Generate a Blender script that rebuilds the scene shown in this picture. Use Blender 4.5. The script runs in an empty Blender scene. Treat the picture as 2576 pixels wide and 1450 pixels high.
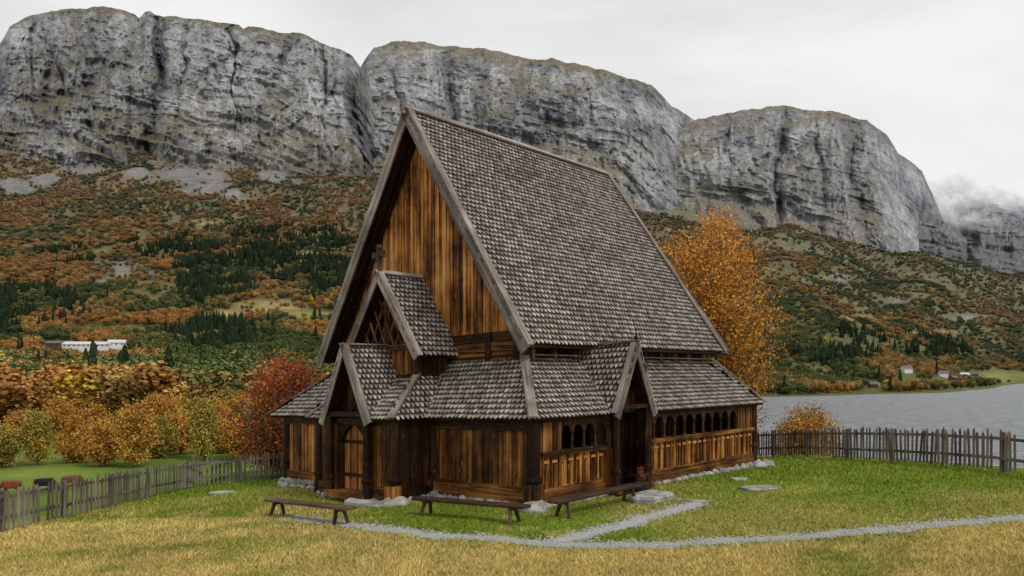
import bpy, math, random
import numpy as np
from mathutils import Vector, Matrix
random.seed(7); RNG=np.random.default_rng(7)
HC=3.5; F=1820.0; CX=1288.0; HY=935.0
scene=bpy.context.scene
# ------------------------------------------------------------ noise
def hsh(ix,iy,seed):
    n=(ix*374761393+iy*668265263+seed*144269504)&0xffffffff
    n=((n^(n>>13))*1274126177)&0xffffffff
    n=n^(n>>16)
    return (n&0xffff)/65535.0
def vn(x,y,seed=0):
    x=np.asarray(x,float);y=np.asarray(y,float)
    xi=np.floor(x).astype(np.int64);yi=np.floor(y).astype(np.int64)
    fx=x-xi;fy=y-yi
    fx=fx*fx*(3-2*fx);fy=fy*fy*(3-2*fy)
    a=hsh(xi,yi,seed);b=hsh(xi+1,yi,seed);c=hsh(xi,yi+1,seed);d=hsh(xi+1,yi+1,seed)
    return (a*(1-fx)+b*fx)*(1-fy)+(c*(1-fx)+d*fx)*fy
def fbm(x,y,o=4,seed=0,g=.5):
    t=0;a=1;s=0
    for i in range(o):
        t=t+a*vn(np.asarray(x)*2**i+i*17.3,np.asarray(y)*2**i-i*9.1,seed+i);s+=a;a*=g
    return t/s
def ridge1(x,y,seed=0):
    return 1-np.abs(2*(.7*vn(x,y,seed)+.3*vn(np.asarray(x)*2.1+5,np.asarray(y)*2.1,seed+1))-1)
def sstep(x): 
    x=np.clip(x,0,1); return x*x*(3-2*x)
# ------------------------------------------------------------ mesh helpers
def link(o): scene.collection.objects.link(o); return o
def mesh_np(name,V,Q,mats=(),midx=None,attrs=None,smooth=False,do_link=True):
    V=np.asarray(V,np.float32);Q=np.asarray(Q,np.int32);k=Q.shape[1];n=len(Q)
    me=bpy.data.meshes.new(name)
    me.vertices.add(len(V));me.vertices.foreach_set('co',V.ravel())
    me.loops.add(n*k);me.loops.foreach_set('vertex_index',Q.ravel())
    me.polygons.add(n);me.polygons.foreach_set('loop_start',np.arange(0,n*k,k,dtype=np.int32))
    try: me.polygons.foreach_set('loop_total',np.full(n,k,dtype=np.int32))
    except Exception: pass
    for m in mats: me.materials.append(m)
    if midx is not None: me.polygons.foreach_set('material_index',np.asarray(midx,np.int32))
    me.update(calc_edges=True)
    if smooth: me.polygons.foreach_set('use_smooth',np.ones(n,bool))
    for an,(ty,dom,arr) in (attrs or {}).items():
        a=me.attributes.new(an,ty,dom)
        key={'FLOAT':'value','INT':'value','FLOAT_VECTOR':'vector','FLOAT_COLOR':'color'}[ty]
        a.data.foreach_set(key,np.asarray(arr,np.int32 if ty=='INT' else np.float32).ravel())
    me.update()
    o=bpy.data.objects.new(name,me)
    if do_link: link(o)
    return o
class MB:
    def __init__(s): s.v=[];s.f=[];s.g=[];s.r=[];s.m=[]
    def add(s,V,Fc,G,rnd=None,mat=0):
        b=len(s.v);s.v.extend([tuple(p) for p in V]);s.g.extend([tuple(p) for p in G])
        if rnd is None: rnd=random.random()
        s.r.extend([rnd]*len(V))
        for f in Fc: s.f.append([i+b for i in f]);s.m.append(mat)
    def obj(s,name,mats,parent=None,smooth=False):
        me=bpy.data.meshes.new(name);me.from_pydata(s.v,[],s.f)
        for m in mats: me.materials.append(m)
        me.polygons.foreach_set('material_index',np.array(s.m,np.int32))
        if smooth: me.polygons.foreach_set('use_smooth',np.ones(len(s.f),bool))
        a=me.attributes.new('gc','FLOAT_VECTOR','POINT');a.data.foreach_set('vector',np.array(s.g,np.float32).ravel())
        a=me.attributes.new('rnd','FLOAT','POINT');a.data.foreach_set('value',np.array(s.r,np.float32))
        me.update();o=bpy.data.objects.new(name,me);link(o)
        if parent: setparent(o,parent)
        return o
def setparent(o,p):
    o.parent=p;o.matrix_parent_inverse=Matrix.Translation(-p.location)
def empty(name,loc):
    e=bpy.data.objects.new(name,None);e.location=loc;e.empty_display_size=.3;link(e);return e
# ------------------------------------------------------------ node helpers
def newmat(name,rough=.8,spec=.2):
    m=bpy.data.materials.new(name);m.use_nodes=True
    nt=m.node_tree;b=nt.nodes['Principled BSDF']
    b.inputs['Roughness'].default_value=rough;b.inputs['Specular IOR Level'].default_value=spec
    return m,nt,b
def N(nt,t,**k):
    n=nt.nodes.new(t)
    for a,b in k.items(): setattr(n,a,b)
    return n
def attr(nt,name,ty='GEOMETRY'):
    n=N(nt,'ShaderNodeAttribute');n.attribute_name=name;n.attribute_type=ty;return n
def noise(nt,vec,scale,detail=4,rough=.55,vscale=None,dist=0):
    if vscale is not None:
        mp=N(nt,'ShaderNodeMapping');mp.inputs['Scale'].default_value=vscale;nt.links.new(vec,mp.inputs['Vector']);vec=mp.outputs[0]
    n=N(nt,'ShaderNodeTexNoise');n.inputs['Scale'].default_value=scale;n.inputs['Detail'].default_value=detail
    n.inputs['Roughness'].default_value=rough;n.inputs['Distortion'].default_value=dist
    nt.links.new(vec,n.inputs['Vector']);return n.outputs['Fac']
def ramp(nt,fac,stops):
    r=N(nt,'ShaderNodeValToRGB');e=r.color_ramp.elements
    while len(e)<len(stops): e.new(.5)
    for i,(p,c) in enumerate(stops):
        e[i].position=p;e[i].color=(c[0],c[1],c[2],1) if len(c)==3 else c
    nt.links.new(fac,r.inputs[0]);return r.outputs[0]
def math_(nt,op,a,b=None,clamp=False):
    n=N(nt,'ShaderNodeMath',operation=op);n.use_clamp=clamp
    for i,x in enumerate((a,b)):
        if x is None: continue
        if isinstance(x,(int,float)): n.inputs[i].default_value=x
        else: nt.links.new(x,n.inputs[i])
    return n.outputs[0]
def mixc(nt,fac,a,b,mode='MIX'):
    n=N(nt,'ShaderNodeMix',data_type='RGBA',blend_type=mode)
    for i,x in ((0,fac),(6,a),(7,b)):
        if isinstance(x,(int,float)): n.inputs[i].default_value=x
        elif isinstance(x,tuple): n.inputs[i].default_value=(x[0],x[1],x[2],1)
        else: nt.links.new(x,n.inputs[i])
    return n.outputs[2]
def bump(nt,b,h,strength=.5,dist=.02):
    n=N(nt,'ShaderNodeBump');n.inputs['Strength'].default_value=strength;n.inputs['Distance'].default_value=dist
    nt.links.new(h,n.inputs['Height']);nt.links.new(n.outputs[0],b.inputs['Normal'])
def grey(v): return (v,v,v)
def pos(nt): return N(nt,'ShaderNodeNewGeometry').outputs['Position']
# ------------------------------------------------------------ materials
def wood(name,stops,bias=0.0,rough=.6,fleck=.45,con=1.3):
    m,nt,b=newmat(name,rough,.10)
    g=attr(nt,'gc').outputs['Vector'];r=attr(nt,'rnd').outputs['Fac']
    n1=noise(nt,g,1,5,.65,(.45,11,11));n2=noise(nt,g,1,4,.7,(1.5,45,45));n3=noise(nt,pos(nt),.8,4,.6)
    f=math_(nt,'ADD',math_(nt,'MULTIPLY',n1,1.0),math_(nt,'MULTIPLY',n3,.75))
    f=math_(nt,'ADD',f,math_(nt,'MULTIPLY',r,.26));f=math_(nt,'ADD',f,math_(nt,'MULTIPLY',n2,.35))
    f=math_(nt,'ADD',f,-.68-.5);f=math_(nt,'ADD',math_(nt,'MULTIPLY',f,con),.5+bias)
    c=ramp(nt,f,stops)
    k=noise(nt,g,1,3,.6,(4,20,20));kf=ramp(nt,k,[(0,grey(0)),(.64,grey(0)),(.70,grey(1)),(1,grey(1))])
    c=mixc(nt,math_(nt,'MULTIPLY',kf,fleck),c,stops[-1][1])
    nt.links.new(c,b.inputs['Base Color']);bump(nt,b,n2,.7,.014);return m
M_wood=wood('tarred_pine',[(0,(.010,.005,.003)),(.32,(.030,.013,.006)),(.52,(.105,.042,.012)),(.72,(.27,.112,.027)),(1,(.55,.29,.10))],.0)
M_woodo=wood('orange_pine',[(0,(.010,.005,.003)),(.25,(.036,.015,.006)),(.45,(.17,.064,.015)),(.65,(.42,.175,.038)),(1,(.70,.42,.17))],.03)
M_woodd=wood('dark_timber',[(0,(.008,.0045,.003)),(.5,(.024,.011,.006)),(.8,(.09,.039,.014)),(1,(.28,.15,.06))],-.05)
M_grey=wood('weathered_grey_wood',[(0,(.035,.026,.020)),(.35,(.12,.095,.075)),(.65,(.27,.23,.195)),(1,(.50,.46,.41))],.03,.85)
M_fence=wood('fence_wood',[(0,(.035,.028,.022)),(.35,(.10,.082,.066)),(.65,(.20,.17,.142)),(1,(.38,.34,.30))],.0,.85)
M_bench=wood('bench_wood',[(0,(.02,.013,.01)),(.4,(.05,.030,.020)),(.75,(.13,.080,.054)),(1,(.27,.19,.135))],0,.7)
def shingle_mat():
    m,nt,b=newmat('weathered_shingle',.8,.12)
    g=attr(nt,'gc').outputs['Vector'];r=attr(nt,'rnd').outputs['Fac']
    sx=N(nt,'ShaderNodeSeparateXYZ');nt.links.new(g,sx.inputs[0])
    n1=noise(nt,g,1,4,.6,(8,40,.01));n3=noise(nt,pos(nt),.45,5,.65)
    f=math_(nt,'ADD',math_(nt,'MULTIPLY',r,.34),math_(nt,'MULTIPLY',n1,.45));f=math_(nt,'ADD',f,math_(nt,'MULTIPLY',n3,.5));f=math_(nt,'ADD',f,-.14)
    c=ramp(nt,f,[(.1,(.10,.074,.056)),(.35,(.22,.175,.14)),(.55,(.39,.335,.29)),(.8,(.64,.58,.52))])
    st=ramp(nt,n3,[(0,grey(0)),(.56,grey(0)),(.70,grey(1)),(1,grey(1))])
    c=mixc(nt,math_(nt,'MULTIPLY',st,.45),c,(.20,.10,.05))
    # butts are bleached by weather, gap shade is painted into the upper part
    e=ramp(nt,sx.outputs[2],[(0,grey(1)),(.34,grey(.95)),(.60,grey(.12)),(1,grey(.06))])
    c=mixc(nt,1.0,c,e,'MULTIPLY')
    nt.links.new(c,b.inputs['Base Color']);bump(nt,b,n1,.5,.01);return m
M_sh=shingle_mat()
def stone_mat():
    m,nt,b=newmat('grey_stone',.85,.2);p=pos(nt)
    n=noise(nt,p,3,6,.65);n2=noise(nt,p,14,4,.6)
    c=ramp(nt,n,[(0,(.10,.10,.09)),(.42,(.22,.21,.19)),(.55,(.42,.41,.39)),(1,(.66,.65,.62))])
    nt.links.new(c,b.inputs['Base Color']);bump(nt,b,n2,.7,.03);return m
M_stone=stone_mat()
def plain(name,col,rough=.7,nsc=8,var=.3):
    m,nt,b=newmat(name,rough,.25);n=noise(nt,pos(nt),nsc,4,.6)
    c=ramp(nt,n,[(.25,tuple(x*(1-var) for x in col)),(.75,tuple(min(1,x*(1+var)) for x in col))])
    nt.links.new(c,b.inputs['Base Color']);return m
# ------------------------------------------------------------ ground height
def sp(x): return .5*(x+np.sqrt(x*x+1))
def lawn(X,Y):
    s=-(X-.56)*.72+(Y-18.46)*.694
    s=np.clip(s,-30,17)
    z=-.065*(sp(s)-.0)+.03+.05*sp(np.clip(X-4,-40,16))-.06*sp(np.clip(Y-22,-40,18))/(1+np.exp(-(X-2)))
    return z+.05*(fbm(X*.35,Y*.35,2,5)-.5)
def lsolve(px,py):
    Y=HC*F/(py-HY)
    for _ in range(12):
        X=(px-CX)/F*Y;z=float(lawn(np.array(X),np.array(Y)));Y=.5*Y+.5*(HC-z)*F/(py-HY)
    return (px-CX)/F*Y,Y
fl=[lsolve(*p) for p in [(0,1342),(130,1312),(260,1282),(340,1260),(430,1240),(505,1224),(710,1203)]]
dl_=np.array(fl[0])-np.array(fl[1]);dl_/=np.linalg.norm(dl_)
fl=[tuple(np.array(fl[0])+dl_*7)]+fl
fr=[(8.5,36.0),(11.3,33.6),(12.6,29.2),(13.6,25.3),(14.3,21.9),(14.8,18.5),(15.5,13)]
poly=np.array([(-40,-8),fl[0]]+fl[1:]+[(-8,37),(0,38)]+fr+[(16,-8)])
def outdist(X,Y):
    X=np.asarray(X,float);Y=np.asarray(Y,float)
    inside=np.zeros(X.shape,bool);d=np.full(X.shape,1e9);n=len(poly)
    for i in range(n):
        x1,y1=poly[i];x2,y2=poly[(i+1)%n]
        c=((y1>Y)!=(y2>Y))&(X<(x2-x1)*(Y-y1)/((y2-y1)+1e-12)+x1);inside^=c
        dx,dy=x2-x1,y2-y1;t=np.clip(((X-x1)*dx+(Y-y1)*dy)/(dx*dx+dy*dy),0,1)
        d=np.minimum(d,np.hypot(X-x1-t*dx,Y-y1-t*dy))
    return np.where(inside,0,d)
YL=np.array([0,60,110,160,250,350,450,600,800,1000,1300,1600,1900,2100.])
def zy(y,Y): return HC+(HY-y)/F*Y
def prof(near,ys):
    k=len(YL)-len(ys);return near+[zy(y,Y) for y,Y in zip(ys,YL[k:])]
TX=[-1500,0,300,600,900,1300,1600,1950,2250,2576,3300,4500]
TB=np.array([
 prof([-6,-6,-6],[1041,985,940,905,835,745,665,570,470,385,360]),
 prof([-6,-6,-6],[1041,985,940,905,835,745,665,570,475,400,375]),
 prof([-6,-6,-6],[1041,985,935,895,825,735,660,570,480,402,380]),
 prof([-6,-6,-6.5],[1045,990,945,900,825,745,670,580,490,418,400]),
 prof([-7,-8,-9],[1055,1000,955,910,840,760,690,600,520,458,440]),
 prof([-10,-13,-14,-14],[1000,970,930,870,790,720,640,570,510,495]),
 prof([-14]*6,[985,925,825,755,675,605,552,535]),
 prof([-14]*6,[998,950,850,785,705,635,585,570]),
 prof([-14]*7,[972,912,850,775,700,645,630]),
 prof([-14]*8+[-14],[962,900,800,706,690]),
 prof([-14]*8+[-14],[965,920,840,765,740]),
 prof([-14]*8+[-14],[965,920,840,765,740])])
def valley(X,Y):
    px=CX+X/np.maximum(Y,1)*F
    px=np.clip(px,TX[0],TX[-1]);Yc=np.clip(Y,0,2100)
    i=np.clip(np.searchsorted(TX,px,side='right')-1,0,len(TX)-2);TXa=np.array(TX,float)
    fx=(px-TXa[i])/(TXa[i+1]-TXa[i]);fx=fx*fx*(3-2*fx)
    j=np.clip(np.searchsorted(YL,Yc,side='right')-1,0,len(YL)-2);fy=(Yc-YL[j])/(YL[j+1]-YL[j])
    z=(TB[i,j]*(1-fx)+TB[i+1,j]*fx)*(1-fy)+(TB[i,j+1]*(1-fx)+TB[i+1,j+1]*fx)*fy
    amp=np.clip((Yc-250)*.035,0,48)*np.clip((z+12)/8,0,1)
    return z+amp*(fbm(X/150,Y/150,4,11)-.5)*1.6+np.clip((Y-50)/100,0,1)*np.clip((z+12)/8,0,1)*(fbm(X/30,Y/30,3,3)-.5)*1.2
def H(X,Y):
    X=np.asarray(X,float);Y=np.asarray(Y,float)
    d=outdist(X,Y);w=np.where(X>0,38.,26.);f=sstep(d/w)
    return lawn(X,Y)*(1-f)+valley(X,Y)*f
def Hf(X,Y): return float(H(np.array([X]),np.array([Y]))[0])
def ray_ground(px,py,y0=100):
    Ys=np.geomspace(y0,2050,600);X=(px-CX)/F*Ys;z=H(X,Ys);y=HY-(z-HC)/Ys*F
    k=np.argmax(y<=py);return X[k],Ys[k],z[k]
# path
PA=[lsolve(*p) for p in [(735,1303),(820,1313),(900,1326),(1010,1338),(1100,1347),(1290,1361),(1450,1373),(1700,1370),(2000,1352),(2300,1327),(2576,1302),(2900,1275)]]
PB=[lsolve(*p) for p in [(1400,1364),(1480,1343),(1560,1322),(1620,1306),(1690,1285),(1770,1266)]]
def dens(P,n=160):
    P=np.array(P);d=np.r_[0,np.cumsum(np.hypot(*np.diff(P,axis=0).T))];t=np.linspace(0,d[-1],n)
    x=np.interp(t,d,P[:,0]);y=np.interp(t,d,P[:,1])
    k=np.ones(9)/9;xp=np.convolve(np.pad(x,4,'edge'),k,'valid');yp=np.convolve(np.pad(y,4,'edge'),k,'valid')
    i=np.arange(n);return np.c_[xp+.25*(fbm(i*.07,i*0,3,95)-.5),yp+.35*(fbm(i*.07,i*0+4,3,96)-.5)]
PAd=dens(PA,400);PBd=dens(PB,160)
def dpath(X,Y):
    d=np.full(X.shape,1e9)
    for P,st in ((PAd,4),(PBd,3)):
        for p in P[::st]: d=np.minimum(d,np.hypot(X-p[0],Y-p[1]))
    return d
ordx=np.argsort(PAd[:,0])
def yellow(X,Y):
    yp=np.interp(X,PAd[ordx,0],PAd[ordx,1])
    yp=np.where(X<-4,yp+(-4-X)*.25,yp)
    m=sstep((yp-Y+.1)/.8)
    n=fbm(X*.9,Y*.9,4,21);n2=fbm(X*.25,Y*.25,3,22);n3=fbm(X*.5,Y*.8,4,24)
    m=m*np.clip(.80+1.0*(n-.35)-np.clip((n3-.55)*4,0,.45),0,1)
    left=sstep((-X-1.5)/5)*sstep((26-Y)/8)
    m=np.maximum(m,left*np.clip((n-.36)*3.4,0,.9))
    m=np.maximum(m,np.clip((n2-.50)*2.5,0,.4)*(Y<30))
    m=np.maximum(m,np.clip((n-.54)*3,0,.5)*sstep((20-Y)/3))
    return m
# ------------------------------------------------------------ ground mesh
def ell(px,py,cx,cy,rx,ry): return np.clip(1.6*(1-np.hypot((px-cx)/rx,(py-cy)/ry)),0,1)
FIELDS=[(60,1035,110,32),(780,795,80,16),(300,832,140,12),(2520,948,110,18),(2310,966,120,12),(520,1000,90,10),(60,1150,200,90),(560,800,70,10),(150,870,60,10)]
TAN=[(680,775,110,26),(560,790,60,12),(330,800,80,10),(780,640,50,10),(520,560,60,10),(2350,840,90,10),(2150,800,60,8)]
SCREE=[(510,460,75,48),(440,430,60,30),(200,412,75,32),(690,440,50,22),(30,470,60,20),(120,455,60,16),(590,495,40,10),(350,440,50,16)]
ROCKY=[(270,690,70,40),(390,730,60,28),(330,670,60,16),(370,690,90,10),(2230,760,80,14),(2420,800,70,12),(2100,700,50,14)]
nt_,ny_=620,460
tt=np.linspace(-1.35,1.35,nt_);yy=np.concatenate([np.geomspace(2.5,45,240),np.geomspace(45.4,2060,ny_-240)])
T,YY=np.meshgrid(tt,yy);XX=T*YY;ZZ=H(XX,YY)
PX=CX+T*F;PY=HY-(ZZ-HC)/YY*F
yel=yellow(XX,YY)
n1=fbm(XX/6,YY/6,4,31)[...,None];nb=fbm(XX/90,YY/90,4,33)[...,None]
green=np.array([.12,.18,.02]);straw=np.array([.50,.385,.125])
col=green*(.8+.5*n1)+0*nb
col=col*(1-yel[...,None])+straw*yel[...,None]
mead=np.array([.11,.165,.027])
od=outdist(XX,YY)[...,None]
nr=fbm(XX/38,YY/60,4,34)[...,None]
rw=sstep((PX[...,None]-1500)/400)
pal0=np.array([.215,.13,.042])*(1-rw)+np.array([.145,.14,.05])*rw
pal1=np.array([.12,.115,.04])
k_=sstep((nb*.6+nr*.6-.38)/.35)
fcol=pal0*(1-k_)+pal1*k_
fm=sstep((YY[...,None]-130)/60)
far=mead*(.8+.5*n1)*(1-fm)+fcol*fm
for e in FIELDS[:]: 
    w=ell(PX,PY,*e)[...,None];far=far*(1-w)+np.array([.19,.23,.045])*w
for e in TAN: w=ell(PX,PY,*e)[...,None];far=far*(1-w)+np.array([.34,.26,.11])*w
nz=fbm(XX/25,YY/40,4,41)
SC=np.zeros(PX.shape)
for e in SCREE: SC=np.maximum(SC,ell(PX+70*(nz-.5),PY+50*(nz-.5),*e))
SC=sstep(SC*2);
RK=np.zeros(PX.shape)
for e in ROCKY: RK=np.maximum(RK,ell(PX,PY,*e)*np.clip((nz-.42)*8,0,1))
sc=np.maximum(SC,RK)[...,None]
far=far*(1-sc)+np.array([.22,.212,.20])*(.45+.95*nz[...,None])*sc
hzg=np.clip((YY[...,None]-500)/4000,0,.35);far=far*(1-hzg)+np.array([.20,.20,.19])*hzg  # distance haze mixed into the ground colour
bw=sstep(od/6)
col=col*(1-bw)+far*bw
q=np.arange(nt_*ny_).reshape(ny_,nt_);Q=np.stack([q[:-1,:-1],q[:-1,1:],q[1:,1:],q[1:,:-1]],-1).reshape(-1,4)
m,nt,b=newmat('grass_ground',.9,.05);p=pos(nt);c0=attr(nt,'gcol').outputs['Color']
na=noise(nt,p,9,6,.7);nf=noise(nt,p,.05,9,.75)
cc=mixc(nt,1.0,c0,ramp(nt,na,[(.25,grey(.45)),(.75,grey(1.45))]),'MULTIPLY')
cc=mixc(nt,1.0,cc,ramp(nt,nf,[(.3,grey(.55)),(.7,grey(1.4))]),'MULTIPLY')
nt.links.new(cc,b.inputs['Base Color']);bump(nt,b,na,.6,.04)
mesh_np('ground',np.stack([XX,YY,ZZ],-1).reshape(-1,3),Q,[m],None,{'gcol':('FLOAT_COLOR','POINT',np.concatenate([col,np.ones(col.shape[:2]+(1,))],-1).reshape(-1,4))},True)
# grass blades
def grass(n=260000):
    py=HY+140+ (RNG.random(n)**.75)*430
    px=RNG.uniform(-350,2926,n)
    Y=HC*F/(py-HY);X=(px-CX)/F*Y
    Y=Y+RNG.normal(0,.1,n)
    keep=(outdist(X,Y)<.5)
    u=(X-.56)*.694+(Y-18.46)*.72;s=-(X-.56)*.72+(Y-18.46)*.694
    keep&=~((u>-.1)&(u<12.4)&(s>-.1)&(s<12.6))&~((u>-1.4)&(u<0)&(s>4)&(s<8.2))
    dp=dpath(X,Y);gp=fbm(X*1.6,Y*1.6,3,97);keep&=(dp>.20+.16*RNG.random(n)-.35*np.clip(gp-.55,0,1)*2)|(RNG.random(n)<.05)
    X=X[keep];Y=Y[keep];n=len(X);z=H(X,Y)
    ye=np.clip(yellow(X,Y)+RNG.normal(0,.13,n),0,1);tuft=fbm(X*2.2,Y*2.2,3,90);cl=fbm(X*.6,Y*.6,3,91)
    h=RNG.uniform(.02,.06,n)*(1+.6*ye)*(1+(Y>20)*.4)*(.5+1.1*tuft);a=RNG.uniform(0,2*np.pi,n);w=RNG.uniform(.006,.013,n)*(Y/13)
    lx=RNG.normal(0,.6,n)*h;ly=RNG.normal(0,.6,n)*h
    A=np.c_[X-np.cos(a)*w,Y-np.sin(a)*w,z-.005];B=np.c_[X+np.cos(a)*w,Y+np.sin(a)*w,z-.005];C=np.c_[X+lx,Y+ly,z+h]
    V=np.stack([A,B,C],1).reshape(-1,3);Fc=np.arange(3*n).reshape(-1,3)
    r=RNG.random(n)[:,None]
    g=np.array([.155,.238,.024])*(.40+1.05*r)+np.array([.08,.035,0])*RNG.random(n)[:,None];st=np.array([.62,.48,.175])*(.42+.9*r)
    c=g*(1-ye[:,None])+st*ye[:,None];c=c*(.5+.55*tuft[:,None]+.45*cl[:,None]);c=np.c_[c,np.ones(n)];c=np.repeat(c,3,axis=0)
    m,nt,b=newmat('grass_blade',.9,.0);nt.links.new(attr(nt,'gcol').outputs['Color'],b.inputs['Base Color'])
    mesh_np('lawn_grass',V,Fc,[m],None,{'gcol':('FLOAT_COLOR','POINT',c)})
grass()
# gravel path
def gravel():
    V=[];Q=[]
    for P,w0,k,lift in ((PAd,.26,0,.012),(PBd,.24,1,.018)):
        d=np.gradient(P,axis=0);d/=np.linalg.norm(d,axis=1)[:,None];nrm=np.c_[-d[:,1],d[:,0]];n=len(P);i=np.arange(n)
        wl=w0*(.15+1.8*fbm(i*.13,i*0+k,4,50,.7));wr=w0*(.15+1.8*fbm(i*.13,i*0+k+9,4,53,.7));base=len(V)
        rows=[]
        for f in (-1,-.5,0,.5,1):
            pt=P+nrm*(f*(wl if f<0 else wr))[:,None];z=H(pt[:,0],pt[:,1])+lift*(1 if abs(f)<1 else -.6);rows.append(np.c_[pt,z])
        A=np.stack(rows,1).reshape(-1,3);V.extend(A.tolist())
        for a in range(n-1):
            for b_ in range(4):
                o=base+a*5+b_;Q.append((o,o+1,o+6,o+5))
    allP=np.concatenate([PAd[:,:2],PBd]);n=7000;c=allP[RNG.integers(0,len(allP),n)]+RNG.normal(0,.2,(n,2));z=H(c[:,0],c[:,1])
    r=RNG.uniform(.008,.024,n)
    for (x,y),zz,rr in zip(c,z,r):
        b0=len(V);o=zz+.016
        V.extend([(x-rr,y-rr*.8,o),(x+rr,y-rr,o),(x+rr*.9,y+rr,o),(x-rr,y+rr*.9,o),(x-rr*.4,y-rr*.4,o+rr),(x+rr*.5,y-rr*.4,o+rr*.9),(x+rr*.4,y+rr*.5,o+rr),(x-rr*.4,y+rr*.4,o+rr*.8)])
        Q.extend([(b0,b0+1,b0+5,b0+4),(b0+1,b0+2,b0+6,b0+5),(b0+2,b0+3,b0+7,b0+6),(b0+3,b0,b0+4,b0+7),(b0+4,b0+5,b0+6,b0+7)])
    m,nt,b=newmat('gravel',.9,.15);p=pos(nt);n1=noise(nt,p,38,5,.8);n2=noise(nt,p,2.5,3,.6)
    c=ramp(nt,n1,[(.25,(.15,.15,.145)),(.5,(.42,.42,.41)),(.75,(.76,.75,.73))]);c=mixc(nt,ramp(nt,n2,[(.5,grey(0)),(.8,grey(.5))]),c,(.24,.22,.10))
    nt.links.new(c,b.inputs['Base Color']);bump(nt,b,n1,.8,.03)
    mesh_np('gravel_path',V,Q,[m])
gravel()
# ------------------------------------------------------------ water
def water():
    V=[(-60,40,-12),(3500,40,-12),(3500,2600,-12),(-60,2600,-12)]
    m,nt,b=newmat('lake_water',.3,.5);b.inputs['IOR'].default_value=1.33
    p=pos(nt);n1=noise(nt,p,1,6,.75,(.18,.6,.5));n2=noise(nt,p,1,3,.6,(.02,.015,.05))
    h=math_(nt,'ADD',n1,math_(nt,'MULTIPLY',n2,.4));bump(nt,b,h,1.0,1.4)
    c=ramp(nt,n1,[(.38,(.08,.095,.115)),(.62,(.48,.50,.53))]);nt.links.new(c,b.inputs['Base Color'])
    mesh_np('lake_water',V,[(0,1,2,3)],[m])
water()
# ------------------------------------------------------------ mountains
def mountain_mat(name,haze,hcol,fade=None,gth=(1.06,1.30),tone=1.0):
    m,nt,b=newmat(name,.9,.05)
    g=attr(nt,'mc').outputs['Vector']
    n1=noise(nt,g,1,5,.6,(.0045,.0045,.004));n2=noise(nt,g,1,6,.75,(.05,.03,.012));n3=noise(nt,g,1,8,.82,(.05,.03,.06))
    f=math_(nt,'ADD',math_(nt,'MULTIPLY',n1,.42),math_(nt,'ADD',math_(nt,'MULTIPLY',n2,.42),math_(nt,'MULTIPLY',n3,.50)))
    f=math_(nt,'SUBTRACT',f,math_(nt,'MULTIPLY',attr(nt,'crk').outputs['Fac'],.10))  # cracks darkened in colour: wet staining plus painted cavity shade
    c=ramp(nt,f,[(.45,(.030,.031,.036)),(.54,(.10,.102,.112)),(.62,(.215,.218,.230)),(.69,(.36,.360,.368)),(.80,(.58,.575,.565))])
    nx=N(nt,'ShaderNodeSeparateXYZ');nt.links.new(N(nt,'ShaderNodeNewGeometry').outputs['Normal'],nx.inputs[0])
    ng=noise(nt,g,1,8,.78,(.009,.009,.013));low=attr(nt,'veg').outputs['Fac']
    sl=math_(nt,'ADD',math_(nt,'ADD',math_(nt,'MULTIPLY',nx.outputs[2],.65),math_(nt,'MULTIPLY',ng,1.35)),low)
    gm=N(nt,'ShaderNodeMapRange');gm.inputs[1].default_value=gth[0];gm.inputs[2].default_value=gth[1];nt.links.new(sl,gm.inputs[0])
    gc=ramp(nt,n3,[(.3,(.06,.062,.027)),(.5,(.155,.125,.05)),(.7,(.27,.185,.075))])
    c=mixc(nt,math_(nt,'MULTIPLY',gm.outputs[0],.80),c,gc)
    c=mixc(nt,haze,c,hcol)  # atmospheric haze blended straight into the rock colour
    nt.links.new(c,b.inputs['Base Color']);bump(nt,b,f,.9,13)
    if fade:
        sz=N(nt,'ShaderNodeSeparateXYZ');nt.links.new(pos(nt),sz.inputs[0]);nn=noise(nt,pos(nt),.0035,5,.6)
        zf=math_(nt,'ADD',sz.outputs[2],math_(nt,'MULTIPLY',math_(nt,'ADD',nn,-.5),fade[1]*1.6))
        mr=N(nt,'ShaderNodeMapRange');mr.interpolation_type='SMOOTHSTEP';mr.inputs[1].default_value=fade[0]-fade[1];mr.inputs[2].default_value=fade[0];mr.inputs[3].default_value=1;mr.inputs[4].default_value=0
        nt.links.new(zf,mr.inputs[0]);nt.links.new(mr.outputs[0],b.inputs['Alpha'])
    return m
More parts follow.
